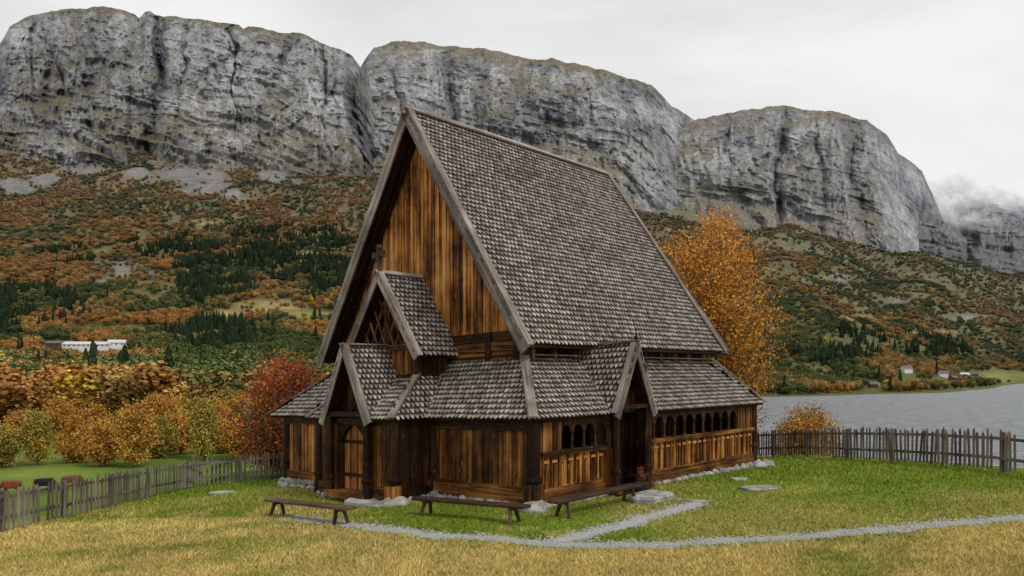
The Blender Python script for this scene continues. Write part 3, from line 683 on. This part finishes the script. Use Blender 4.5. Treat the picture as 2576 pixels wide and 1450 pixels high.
beam(deck,(.62,.99,ez-.02),(11.55,.99,ez-.02),.06,.16);beam(deck,(.62,11.07,ez-.02),(11.55,11.07,ez-.02),.06,.16)
nave=MB()
gt=lambda s: min(rz_-.22-abs(s-SC0)*slope,99)
wall(nave,'s',1.3,1.6,10.5,4.75,gt,-1,.17,1)
box(nave,1.22,1.38,1.5,10.6,3.5,4.18,1,0);box(nave,1.19,1.36,1.5,10.6,4.2,4.46,1,0);box(nave,1.22,1.4,1.5,10.6,4.47,4.76,1,2)
for ss in (1.75,2.9,9.2,10.4): box(nave,1.15,1.3,ss-.12,ss+.12,3.5,4.75,2,2)
wall(nave,'u',1.56,1.3,11.2,0.1,4.7,-1,.25,2);wall(nave,'u',10.6,1.3,11.2,-.3,4.7,1,.25,2)
wall(nave,'s',11.2,1.56,10.6,-.3,gt,1,.25,0);wall(nave,'s',1.42,1.56,10.6,-.2,3.6,-1,.25,2)
beam(nave,(1.2,1.45,4.28),(11.3,1.45,4.28),.16,.18,(0,0,1),2)
uu=1.5
while uu<11.2: box(nave,uu-.07,uu+.07,1.38,1.5,3.9,4.3,2,0);uu+=.95
lathe(nave,(1.33,1.56),[(3.4,.17),(4.8,.17)],12,2)
roof([(11.0,2.95,4.4),(16.0,2.95,4.4),(15.8,SC0,8.95),(11.0,SC0,8.95)]);roof([(16.0,9.1,4.4),(11.0,9.1,4.4),(11.0,SC0,8.95),(15.8,SC0,8.95)])
for sA in (2.95,9.1):
    d=nrm([0,SC0-sA,4.55]);nn=np.array([0,-d[2],d[1]]);nn=nn if nn[2]>0 else -nn
    beam(barge,np.array([16.0,sA,4.4])+nn*.11,np.array([15.8,SC0,8.95])+nn*.11,.2,.06,nn)
wall(nave,'u',3.4,11.2,15.5,-.4,4.9,-1,.25,0);wall(nave,'u',8.7,11.2,15.5,-.6,4.9,1,.25,0);wall(nave,'s',15.5,3.4,8.7,-.6,lambda s:8.7-abs(s-SC0)*1.48,1,.25,0)
# skirt roofs
zt,zb_=3.97,2.30
roof([(-.36,-.29,zb_),(2.92,-.29,zb_),(3.69,1.56,zt),(1.3,1.56,zt)])
roof([(4.74,-.29,zb_),(12.6,-.29,zb_),(12.0,1.56,zt),(3.97,1.56,zt)])
roof([(-.36,3.9,zb_),(-.36,-.29,zb_),(1.3,1.56,zt),(1.3,4.6,zt),(.83,4.6,3.5)])
roof([(-.36,13.09,zb_),(-.36,8.3,zb_),(.83,7.6,3.5),(1.3,7.6,zt),(1.3,10.65,zt)])
roof([(12.6,13.09,zb_),(-.36,13.09,zb_),(1.3,10.65,zt),(12.0,10.65,zt)])
roof([(12.6,-.29,zb_),(12.6,13.09,zb_),(11.2,10.65,zt),(11.2,1.56,zt)])
bz=3.5
roof([(-.36,3.9,zb_),(-1.57,3.9,zb_),(-.1,4.6,bz),(.83,4.6,bz)])
roof([(-1.57,8.3,zb_),(-.36,8.3,zb_),(.83,7.6,bz),(-.1,7.6,bz)])
roof([(-1.57,4.97,zb_),(-1.57,3.9,zb_),(-.1,4.6,bz),(-.1,5.6,bz)])
roof([(-1.57,8.3,zb_),(-1.57,7.23,zb_),(-.1,6.6,bz),(-.1,7.6,bz)])
def hip(p,q,w=.2,ext=.1,dz=.11):
    p=np.array(p,float);q=np.array(q,float);d=nrm(p-q);beam(barge,p+d*ext+np.array([0,0,dz]),q+np.array([0,0,dz]),w,.06)
hip((-.36,-.29,zb_),(1.3,1.56,zt),.26);hip((-.36,13.09,zb_),(1.3,10.65,zt),.2);hip((12.6,-.29,zb_),(12.0,1.56,zt),.2);hip((-1.57,3.9,zb_),(-.1,4.6,bz),.22);hip((-1.57,8.3,zb_),(-.1,7.6,bz),.2)
beam(barge,(1.5,1.45,zt+.06),(11.9,1.45,zt+.06),.16,.04);beam(deck,(1.2,1.6,zt+.06),(1.2,4.6,zt+.06),.16,.04)
# small upper gable
SB=6.1
roof([(-.44,4.24,4.14),(1.3,4.24,4.14),(1.3,SB,6.72),(-.44,SB,6.72)])
roof([(1.3,7.96,4.14),(-.44,7.96,4.14),(-.44,SB,6.72),(1.3,SB,6.72)])
for sA in (4.24,7.96):
    nn=rake(-.47,sA,4.14,SB,6.72,.24,.05,.12);d=nrm([0,SB-sA,2.58]);beam(barge,np.array([-.40,sA,4.14])+nn*.11-d*.1,np.array([-.40,SB,6.72])+nn*.11,.18,.035,nn)
beam(barge,(-.55,SB-.05,6.81),(1.3,SB-.05,6.81),.16,.04,(0,-.7,.7));beam(barge,(-.55,SB+.06,6.805),(1.3,SB+.06,6.805),.16,.04,(0,.7,.7))
blk=MB()
wall(blk,'s',-.1,4.6,7.6,3.3,4.35,-1,.2,0);wall(blk,'u',4.6,-.05,1.3,3.3,4.5,-1,.2,2);wall(blk,'u',7.6,-.05,1.3,3.3,4.5,1,.2,2)
box(blk,-.2,-.06,4.5,7.7,4.36,4.52,1,0);box(blk,-.17,-.05,4.5,7.7,3.42,3.6,1,2)
gl=lambda s:6.5-abs(s-SB)*1.387
for k in range(-3,5):
    for sg in (-1,1):
        s0=SB+k*.42*sg;s1=s0+sg*1.0
        tt_=np.linspace(0,1,60);ss=s0+(s1-s0)*tt_;zz=4.52+2.0*tt_;ok=(np.array([gl(x) for x in ss])>zz+.03)&(np.abs(ss-SB)<1.45)
        if ok[0] and ok.sum()>6:
            j=np.argmax(~ok) if (~ok).any() else 59;beam(blk,(-.13-.03*sg,s0,4.52),(-.13-.03*sg,ss[j-1],zz[j-1]),.03,.055,(1,0,0),0,.9)
wall(blk,'s',.35,4.7,7.5,3.3,lambda s:gl(s)-.1,-1,.22,2)
beam(blk,(-.12,SB,4.5),(-.12,SB,6.5),.1,.12,(1,0,0),0)
for ss in (4.6,7.6): lathe(blk,(-.1,ss),[(3.2,.11),(4.5,.11)],10,2)
def posts(mb,u,s,r,z0,z1,mat=2):
    lathe(mb,(u,s),[(z0,r*1.05),(z0+.35,r),(z0+.55,r),(z0+.58,r*1.25),(z0+.63,r*1.3),(z0+.68,r*1.25),(z0+.70,r*.98),(z1-.3,r*.92),(z1,r*.95)],14,mat)
for a0,a1 in ((4.15,5.15),(7.05,8.05)): wall(blk,'s',-1.3,a0,a1,.15,2.25,-1,.22,0)
wall(blk,'u',4.15,-1.3,0,.1,2.35,-1,.22,2);wall(blk,'u',8.05,-1.3,0,-.1,2.35,1,.22,2)
box(blk,-1.42,-1.2,4.0,5.2,.0,.34,1,0);box(blk,-1.42,-1.2,7.0,8.2,-.05,.34,1,0)
box(blk,-1.42,-1.25,4.1,8.1,2.12,2.32,1,2)
box(blk,-1.4,0,4.02,4.2,.02,.3,0,2)
posts(blk,-1.3,4.15,.17,-.05,2.3);posts(blk,-1.3,8.05,.15,-.1,2.3)
box(blk,-1.5,-1.14,3.98,4.34,-.06,.42,2,1)
box(blk,-1.46,-1.2,5.15,5.42,.1,2.15,2,0);box(blk,-1.46,-1.2,6.8,7.08,.1,2.15,2,2)
prism(blk,[(-1.36,5.42,2.15)]+[(-1.36,5.42+1.38*t,1.55+.58*math.sin(math.pi*t)) for t in np.linspace(0,1,11)]+[(-1.36,6.8,2.15)],(.1,0,0),1,2)
door=MB();wall(door,'s',-1.18,5.45,6.8,.15,2.2,-1,.2,1)
beam(door,(-1.24,5.5,.6),(-1.24,6.7,.6),.02,.1,(0,0,1),0);beam(door,(-1.24,5.5,1.6),(-1.24,6.7,1.6),.02,.1,(0,0,1),0)
lathe(door,(-1.27,5.7),[(1.05,.05),(1.1,.055),(1.12,.02)],8,0)
box(blk,-1.75,-1.2,5.1,7.1,-.05,.14,1,0)
pz,pe=4.46,2.24;ps=(pz-pe)/1.16
roof([(-1.5,4.95,pe+.02),(-1.68,4.95,pe+.02),(-1.68,SB,pz),(-.1,SB,pz),(-.1,5.6,bz)],.16,.175)
roof([(-1.68,7.25,pe+.02),(-1.5,7.25,pe+.02),(-.1,6.6,bz),(-.1,SB,pz),(-1.68,SB,pz)],.16,.175)
for sA in (4.94,7.26):
    nn=rake(-1.71,sA,pe,SB,pz,.22,.05,.12);d=nrm([0,SB-sA,pz-pe]);beam(barge,np.array([-1.65,sA,pe])+nn*.11-d*.08,np.array([-1.65,SB,pz])+nn*.11,.15,.035,nn)
beam(barge,(-1.8,SB,pz+.08),(-.1,SB,pz+.08),.17,.05)
for ss in (5.12,7.08): posts(blk,-1.55,ss,.12,-.1,2.4)
box(blk,-1.62,-1.5,5.0,7.2,2.38,2.52,1,2)
wall(blk,'s',-1.2,5.0,7.2,2.2,lambda s:pz-.3-abs(s-SB)*ps,-1,.2,2)
aisle=MB()
wall(aisle,'s',0,.15,4.1,.42,2.2,-1,.25,0);wall(aisle,'s',0,8.05,12.5,.3,2.3,-1,.24,1)
box(aisle,-.09,.08,.1,4.1,.1,.44,1,0);box(aisle,-.12,.06,.1,4.1,1.98,2.3,1,2);box(aisle,-.06,.04,.1,4.1,.44,.52,1,0)
box(aisle,-.09,.08,8.0,12.5,-.05,.30,1,1);box(aisle,-.12,.06,8.0,12.5,2.0,2.3,1,2)
posts(aisle,0,0,.17,.1,2.3,2);posts(aisle,0,12.45,.16,.0,2.3,2);posts(aisle,12.3,0,.16,.1,2.3,2);posts(aisle,0,3.95,.12,.1,2.3,2)
box(aisle,-.2,.18,-.2,.18,.02,.62,2,0)
wall(aisle,'u',12.5,0,12.3,-.1,2.3,1,.26,0);wall(aisle,'s',12.3,0,12.5,-.1,2.3,1,.26,0)
def panels(u0,u1):
    box(aisle,u0,u1,-.10,.10,.08,.36,0,0);box(aisle,u0,u1,-.13,.08,1.30,1.42,0,0);box(aisle,u0,u1,-.07,.06,.37,.46,0,1)
    box(aisle,u0,u1,-.10,.06,2.18,2.30,0,2)
    wall(aisle,'u',0,u0,u1,.46,1.30,-1,.19,1)
    a=u0+.1
    while a<u1-.1:
        box(aisle,a-.022,a+.022,-.075,-.03,.5,1.28,2,1);a+=.33
    a=u0+.2
    while a<u1-.2:
        box(aisle,a-.10,a+.10,-.085,-.03,1.12,1.19,0,1,.9);a+=.33
def arcade(u0,u1,n):
    p=(u1-u0)/n;zs,zc,zt_=1.42,1.93,2.18
    for i in range(n):
        a=u0+i*p;hw=p*.37;c=a+p/2;r=hw;K=12
        pts=[(c-r*math.cos(math.pi*t/K),zc-.02+r*.9*math.sin(math.pi*t/K)*.95) for t in range(K+1)]
        pts=[(x,min(z,zt_-.03)) for x,z in pts]
        seq=[(a,zc-.02)]+pts+[(a+p,zc-.02)]
        for j in range(len(seq)-1):
            (x1,z1),(x2,z2)=seq[j],seq[j+1]
            if abs(x2-x1)<1e-5: continue
            prism(aisle,[(x1,-.06,z1),(x2,-.06,z2),(x2,-.06,zt_),(x1,-.06,zt_)],(0,.04,0),0,2,.8)
    for i in range(n+1):
        a=u0+i*p
        lathe(aisle,(a,-.04),[(zs,.07),(zs+.05,.07),(zs+.07,.045),(zs+.14,.035),(zs+.25,.05),(zs+.36,.035),(zs+.43,.045),(zs+.46,.07),(zc+.0,.075)],10,2,.9)
panels(.2,2.95);panels(4.7,12.15);arcade(.97,3.0,4);arcade(4.85,10.9,10)
wall(aisle,'u',0,.15,.9,1.42,2.2,-1,.2,0);wall(aisle,'u',0,10.95,12.2,1.42,2.2,-1,.22,0)
box(aisle,.86,.97,-.1,.08,1.4,2.25,2,0);box(aisle,10.9,11.02,-.1,.08,1.4,2.25,2,0)
box(aisle,.1,12.2,.1,1.5,.0,.12,0,2)
UB=3.83;sz,se=4.28,2.36
roof([(2.95,-.26,se),(2.95,-.5,se),(UB,-.5,sz),(UB,1.54,sz),(3.69,1.54,zt)],.16,.175)
roof([(4.71,-.5,se),(4.71,-.26,se),(3.97,1.54,zt),(UB,1.54,sz),(UB,-.5,sz)],.16,.175)
for uA in (2.93,4.73):
    d=nrm([UB-uA,0,sz-se]);nn=np.array([-d[2],0,d[0]]);nn=nn if nn[2]>0 else -nn
    p=np.array([uA,-.53,se])-d*.18-nn*.02;q=np.array([UB,-.53,sz])+d*.04-nn*.02
    beam(barge,p,q,.05,.24,nn);beam(barge,np.array([uA,-.47,se])-d*.08+nn*.11,np.array([UB,-.47,sz])+nn*.11,.15,.035,nn)
beam(barge,(UB,-.62,sz+.09),(UB,1.5,sz+.09),.17,.05)
fin=MB();lathe(fin,(UB,-.5),[(sz,.06),(sz+.12,.035),(sz+.2,.06),(sz+.27,.025),(sz+.48,.015)],8)
posts(aisle,3.02,-.38,.11,.05,2.45,2);posts(aisle,4.64,-.38,.11,.05,2.45,2)
box(aisle,2.95,4.7,-.46,-.34,2.42,2.54,0,2);box(aisle,2.9,4.75,-.55,.1,.02,.16,0,0)
wall(aisle,'s',4.66,-.36,0,.16,2.3,1,.2,2);wall(aisle,'s',2.98,-.36,0,.16,1.3,-1,.2,0)
wall(aisle,'u',.5,3.0,4.7,.1,2.6,-1,.2,2);wall(aisle,'u',.0,2.95,4.7,2.3,lambda u:sz-.25-abs(u-UB)*2.17,-1,.2,2)
# cross on gable
crs=MB();cz=6.78
beam(crs,(-.42,SB,cz),(-.42,SB,cz+.3),.16,.16,(1,0,0));beam(crs,(-.42,SB,cz+.2),(-.42,SB,cz+.82),.08,.12,(1,0,0))
beam(crs,(-.42,SB-.26,cz+.55),(-.42,SB+.26,cz+.55),.08,.12,(0,0,1))
for p,q in (((-.42,SB-.30,cz+.55),(-.42,SB-.2,cz+.55)),((-.42,SB+.2,cz+.55),(-.42,SB+.30,cz+.55))): beam(crs,p,q,.09,.2,(0,0,1))
beam(crs,(-.42,SB,cz+.76),(-.42,SB,cz+.86),.2,.09,(1,0,0))
for k in range(8):
    a=math.pi/4*k;a2=a+math.pi/4;beam(crs,(-.42,SB+.15*math.cos(a),cz+.55+.15*math.sin(a)),(-.42,SB+.15*math.cos(a2),cz+.55+.15*math.sin(a2)),.05,.05,(1,0,0))
# foundation stones
def stone(mb_v,mb_q,c,r,seed):
    rr=np.random.default_rng(seed);nu,nv=9,6;b0=len(mb_v);ph=rr.uniform(0,9,3)
    for j in range(nv+1):
        th=math.pi*j/nv
        for i in range(nu):
            a=2*math.pi*i/nu;d=np.array([math.sin(th)*math.cos(a),math.sin(th)*math.sin(a),math.cos(th)])
            d=np.sign(d)*np.abs(d)**.75;k=1+.16*math.sin(3*d[0]+ph[0])+.13*math.sin(4*d[1]+ph[1])+.1*math.sin(5*d[2]+ph[2])
            mb_v.append(tuple(np.array(c)+d*np.array(r)*k))
    for j in range(nv):
        for i in range(nu): mb_q.append((b0+j*nu+i,b0+j*nu+(i+1)%nu,b0+(j+1)*nu+(i+1)%nu,b0+(j+1)*nu+i))
SV=[];SQ=[];sd=0
def stones_line(u0,s0,u1,s1,ztop):
    global sd
    L=math.hypot(u1-u0,s1-s0);t=0
    while t<L:
        w=random.uniform(.18,.42);u=u0+(u1-u0)*t/L;s=s0+(s1-s0)*t/L;x,y,zt2=C((u,s,ztop));zg=Hf(x,y)-.05;hh=max(zt2-zg,.12)
        nlev=max(1,int(round(hh/.16)))
        for l in range(nlev):
            z=zg+hh*(l+.5)/nlev;stone(SV,SQ,(x+random.gauss(0,.03),y+random.gauss(0,.03),z),(w*.58,w*.55,hh/nlev*.62),sd);sd+=1
        t+=w*.9
stones_line(0,-.02,12.3,-.02,.10);stones_line(-.02,0,-.02,4.1,.10);stones_line(-1.35,4.1,-1.35,8.1,.0);stones_line(-1.3,4.1,0,4.1,.05);stones_line(-.02,8.1,-.02,12.5,-.02);stones_line(0,12.5,12.3,12.5,0)
for u,s,r in ((-.15,-.1,.38),(-1.35,4.05,.34),(0,12.5,.34),(12.3,-.1,.4),(0,3.9,.28),(12.5,-.5,.2)):
    x,y,z=C((u,s,0));stone(SV,SQ,(x,y,Hf(x,y)+.02),(r,r,.22),sd);sd+=1
for o in (shin.obj('roof_shingles',[M_sh],church),deck.obj('roof_deck',[M_woodd],church),barge.obj('bargeboards',[M_grey],church),nave.obj('nave_walls',[M_wood,M_woodo,M_woodd],church),blk.obj('entrance_bay',[M_wood,M_woodo,M_woodd],church),door.obj('door',[M_woodd,M_woodo],church),aisle.obj('gallery_walls',[M_wood,M_woodo,M_woodd],church),crs.obj('gable_cross',[M_bench],church),fin.obj('porch_finial',[M_woodd],church)): pass
fo=mesh_np('stone_foundation',SV,SQ,[M_stone],None,None,True);setparent(fo,church)
def slab(name,px,py,w,d,h,rot,z0=None):
    x,y=lsolve(px,py);z=Hf(x,y);V=[];n=14;r=np.random.default_rng(int(px))
    ks=r.uniform(.86,1.12,n)
    for zz,sc in ((-.06,1.0),(h*.75,1.0),(h,.93)):
        for i in range(n):
            a=2*math.pi*i/n;c_,s_=math.cos(a),math.sin(a);k=ks[i]*sc;ex=np.sign(c_)*abs(c_)**.6*w/2*k;ey=np.sign(s_)*abs(s_)**.6*d/2*k
            V.append((x+ex*math.cos(rot)-ey*math.sin(rot),y+ex*math.sin(rot)+ey*math.cos(rot),z+zz))
    me=bpy.data.meshes.new(name);me.from_pydata(V,[],[tuple(range(2*n,3*n))]+[(l*n+i,l*n+(i+1)%n,(l+1)*n+(i+1)%n,(l+1)*n+i) for l in (0,1) for i in range(n)]);me.materials.append(M_stone);link(bpy.data.objects.new(name,me))
slab('stone_step',1636,1258,1.5,.9,.17,.8);slab('flat_stone',1915,1229,1.2,.7,.05,.3);slab('flat_stone',1860,1208,.5,.35,.07,.2);slab('flat_stone',560,1240,.9,.6,.05,.5);slab('stone_step',925,1272,1.7,.6,.12,2.4);slab('flat_stone',1745,1262,1.0,.12,.05,-.35)
# benches
def bench(P,Q2,w=.34,h=.45):
    e=empty('wooden_bench',(P[0],P[1],Hf(*P)))
    p=np.array(P);q=np.array(Q2);d=(q-p)/np.linalg.norm(q-p);n=np.array([-d[1],d[0]]);L=np.linalg.norm(q-p);za,zb2=Hf(*P)+h,Hf(*Q2)+h
    def bm(A,B,w_,h_,up):
        A=np.array(A);B=np.array(B);ax=nrm(B-A);sd_=nrm(np.cross(ax,up));uv=np.cross(sd_,ax);V=[];G=[];ro=random.uniform(0,30);LL=np.linalg.norm(B-A)
        for c,al in ((A,0),(B,LL)):
            for x,y in ((-w_/2,-h_/2),(w_/2,-h_/2),(w_/2,h_/2),(-w_/2,h_/2)): V.append(tuple(c+sd_*x+uv*y));G.append((al+ro,x,y+ro))
        return V,G
    s=MB();V,G=bm((*p,za-.035),(*q,zb2-.035),w,.07,(0,0,1));s.add(V,BF,G);so=s.obj('seat',[M_bench],e)
    bv=so.modifiers.new('b','BEVEL');bv.width=.012
    for i,t in enumerate((.12,.88)):
        c=p+d*L*t;zz=za+(zb2-za)*t;l=MB()
        for sg in (-1,1):
            f=c+n*sg*w*.62+d*(.06 if t>.5 else -.06);V,G=bm((*(c+n*sg*w*.28),zz-.08),(*f,Hf(*f)-.03),.07,.06,(d[0],d[1],0));l.add(V,BF,G)
        V,G=bm((*(c-n*w*.45),zz-.1),(*(c+n*w*.45),zz-.1),.07,.07,(0,0,1));l.add(V,BF,G);l.obj('leg_pair_%d'%(i+1),[M_bench],e)
bench((-2.45,18.3),(.35,16.45));bench((-6.55,19.55),(-3.75,16.85));bench((.95,16.95),(3.4,19.6))
def pot():
    x,y=lsolve(1614,1243);z=Hf(x,y);e=empty('flower_pot',(x,y,z));V=[];Q=[];n=16
    pr=[(0,.13),(.05,.16),(.28,.19),(.32,.21),(.34,.21),(.34,.17),(.28,.16)]
    for zz,r in pr:
        for i in range(n): V.append((x+r*math.cos(6.283*i/n),y+r*math.sin(6.283*i/n),z+zz))
    for l in range(len(pr)-1):
        for i in range(n): Q.append((l*n+i,l*n+(i+1)%n,(l+1)*n+(i+1)%n,(l+1)*n+i))
    o=mesh_np('pot',V,Q,[plain('pot_iron',(.04,.035,.035),.6)],None,None,True);setparent(o,e)
    V,Q2,Mi,R=tree_mesh(.55,.30,.14,.25,26,16,.02,77,.03,3,.01,low=.1);o=mesh_np('plant',V+np.array([x,y,z+.28]),Q2,[M_bark,L_rowan],Mi,{'rnd':('FLOAT','POINT',R)});setparent(o,e)
pot()
# ------------------------------------------------------------ cows
def cow(px,Y,head,colr,graze=True):
    X=(px-CX)/F*Y;z=Hf(X,Y);me=bpy.data.meshes.new('cow')
    V=[(0,0,1.02),(.35,0,.98),(.75,0,1.0),(1.1,0,1.05),(-.2,0,1.05)]
    R=[(.30,.33),(.34,.38),(.33,.37),(.24,.33),(.22,.24)];E=[(0,1),(1,2),(2,3),(0,4)]
    def ch(start,pts):
        p=start
        for c,r in pts: V.append(c);R.append((r,r));E.append((p,len(V)-1));p=len(V)-1
    if graze: ch(3,[((1.4,.02,.85),.17),((1.62,.04,.5),.13),((1.72,.05,.28),.12),((1.86,.05,.1),.075)])
    else: ch(3,[((1.4,.02,1.25),.16),((1.6,.04,1.4),.13),((1.82,.05,1.33),.11),((2.02,.05,1.22),.08)])
    for sy in (-.17,.17):
        ch(0,[((-.02,sy,.8),.15),((.08,sy,.62),.09),((-.1,sy,.36),.055),((-.06,sy,.05),.05)])
        ch(2,[((1.0,sy,.72),.12),((1.02,sy,.4),.06),((1.0,sy,.05),.05)])
    ch(4,[((-.34,0,.98),.04),((-.38,0,.6),.025),((-.38,0,.35),.04)])
    me.from_pydata(V,E,[]);o=link(bpy.data.objects.new('cow',me));md=o.modifiers.new('s','SKIN')
    for i,sv in enumerate(me.skin_vertices[0].data): sv.radius=R[i];sv.use_root=(i==0)
    o.modifiers.new('u','SUBSURF').levels=2;o.modifiers[-1].render_levels=2
    me.materials.append(plain('cow_hide',colr,.7,1.2,.35));o.location=(X,Y,z);o.rotation_euler=(0,0,head);o.scale=(.88,.88,.88)
cow(45,55.5,3.3,(.20,.05,.025));cow(95,56.5,.2,(.012,.011,.012));cow(165,58,.35,(.15,.07,.035))
# ------------------------------------------------------------ distant houses
M_white=plain('white_paint',(.72,.72,.70),.6,2,.08);M_red=plain('brown_paint',(.10,.055,.04),.7,2,.2);M_rf=plain('slate_roof',(.12,.12,.13),.7,2,.2);M_win=plain('window_glass',(.03,.035,.045),.2,2,.1);M_lroof=plain('metal_roof',(.55,.56,.57),.5,2,.1)
def house(name,px,py,L,Wd,h,rh,rot,wm,rm,up=0):
    X,Y,z=ray_ground(px,py,140);z+=up;e=empty(name,(X,Y,z));R=Matrix.Rotation(rot,3,'Z')
    def mk(nm,V,Fc,mt):
        me=bpy.data.meshes.new(nm);me.from_pydata([tuple(R@Vector(v)+Vector((X,Y,z))) for v in V],[],Fc);me.materials.append(mt);setparent(link(bpy.data.objects.new(nm,me)),e)
    a,b_=L/2,Wd/2
    mk('walls',[(-a,-b_,-4),(a,-b_,-4),(a,b_,-4),(-a,b_,-4),(-a,-b_,h),(a,-b_,h),(a,b_,h),(-a,b_,h),(-a,0,h+rh),(a,0,h+rh)],[(0,1,5,4),(2,3,7,6),(1,2,6,9,5),(3,0,4,8,7)],wm)
    o_=.5;k=rh/b_
    mk('roof',[(-a-o_,-b_-o_,h-k*o_+.1),(a+o_,-b_-o_,h-k*o_+.1),(a+o_,0,h+rh+.1),(-a-o_,0,h+rh+.1),(a+o_,b_+o_,h-k*o_+.1),(-a-o_,b_+o_,h-k*o_+.1)],[(0,1,2,3),(3,2,4,5)],rm)
    V=[];Fc=[];n=max(2,int(L/3))
    for i in range(n):
        x=-a+L*(i+.5)/n;b0=len(V);V+=[(x-.5,-b_-.03,h*.35),(x+.5,-b_-.03,h*.35),(x+.5,-b_-.03,h*.75),(x-.5,-b_-.03,h*.75)];Fc.append((b0,b0+1,b0+2,b0+3))
    mk('windows',V,Fc,M_win)
HOUSES=[('barn',150,880,15,7,2.2,1.6,.1,M_red,M_rf),('barn',225,884,30,9,2.2,1.8,.05,M_white,M_lroof),('farmhouse',295,880,10,6,2.6,1.8,.3,M_white,M_lroof),
('farmhouse',2280,938,10,6,3.2,2.4,.3,M_white,M_rf),('farmhouse',2372,948,8,6,2.6,2,-.2,M_white,M_rf),('farmhouse',2425,951,10,6,2.2,2,.1,M_white,M_lroof),('barn',2398,958,7,5,1.6,1.8,.4,M_red,M_rf),('barn',2195,976,6,5,1.5,1.6,.1,M_red,M_rf),('farmhouse',2450,950,8,6,2,2,-.4,M_red,M_rf)]
for hh in HOUSES: house(*hh,up=2.2 if hh[1]<400 else 1.5)
fo_=bpy.data.objects['hillside_forest'];me=fo_.data;co=np.zeros(len(me.vertices)*3,np.float32);me.vertices.foreach_get('co',co);co=co.reshape(-1,3);sc_=np.zeros(len(me.vertices)*3,np.float32);me.attributes['scl'].data.foreach_get('vector',sc_);sc_=sc_.reshape(-1,3)
for hh in HOUSES:
    X,Y,z=ray_ground(hh[1],hh[2],140);r=hh[3]*.6+4
    t=X/Y;dd=np.abs(co[:,0]-t*co[:,1]);k=(dd<r)&(co[:,1]>Y-(110 if hh[1]<400 else 70))&(co[:,1]<Y+8);sc_[k]*=.02
me.attributes['scl'].data.foreach_set('vector',sc_.ravel())
def pole():
    Y=130;X=(302-CX)/F*Y;z=Hf(X,Y);mb=MB();V=[];n=8
    for zz,r in ((-.3,.16),(8,.10)):
        for i in range(n): V.append((X+r*math.cos(6.283*i/n),Y+r*math.sin(6.283*i/n),z+zz))
    mb.add(V,[(i,(i+1)%n,n+(i+1)%n,n+i) for i in range(n)],V);mb.add([(X+a,Y+b_,z+c) for c in (7.2,7.35) for a,b_ in ((-.9,-.06),(.9,-.06),(.9,.06),(-.9,.06))],BF,[(0,0,0)]*8);mb.obj('utility_pole',[M_grey])
pole()
# ------------------------------------------------------------ light, sky, camera
w=bpy.data.worlds.new('World');scene.world=w;w.use_nodes=True;nt=w.node_tree;bg=nt.nodes['Background']
sky=N(nt,'ShaderNodeTexSky');sky.sky_type='NISHITA';sky.sun_disc=False;el,az=math.radians(50),math.radians(132);sky.sun_elevation=el;sky.sun_rotation=az
hs=N(nt,'ShaderNodeHueSaturation');hs.inputs['Saturation'].default_value=.1;hs.inputs['Value'].default_value=.1;nt.links.new(sky.outputs[0],hs.inputs['Color'])
tc=N(nt,'ShaderNodeTexCoord');cn=noise(nt,tc.outputs['Generated'],1,6,.55,(1.5,1.5,4.5),.3)
cloud=ramp(nt,cn,[(.3,(.58,.58,.59)),(.48,(.78,.78,.78)),(.66,(.92,.92,.915))])
mx=mixc(nt,.9,hs.outputs[0],cloud);nt.links.new(mx,bg.inputs['Color']);bg.inputs['Strength'].default_value=1.05
ld=bpy.data.lights.new('sun','SUN');ld.energy=1.5;ld.angle=math.radians(12);ld.color=(1,.97,.92);lo=link(bpy.data.objects.new('sun',ld))
dirv=Vector((math.sin(az)*math.cos(el),math.cos(az)*math.cos(el),math.sin(el)));lo.rotation_euler=dirv.to_track_quat('Z','Y').to_euler();lo.location=(20,-20,40)
cd=bpy.data.cameras.new('camera');cam=link(bpy.data.objects.new('camera',cd));cam.location=(0,0,HC);cam.rotation_euler=(math.pi/2,0,0);cd.lens=36*F/2576;cd.sensor_width=36;cd.shift_y=(HY-724.5)/2576;cd.clip_end=9000;cd.clip_start=.1
scene.camera=cam
scene.view_settings.view_transform='Standard';scene.view_settings.look='None';scene.view_settings.exposure=0
print('done')
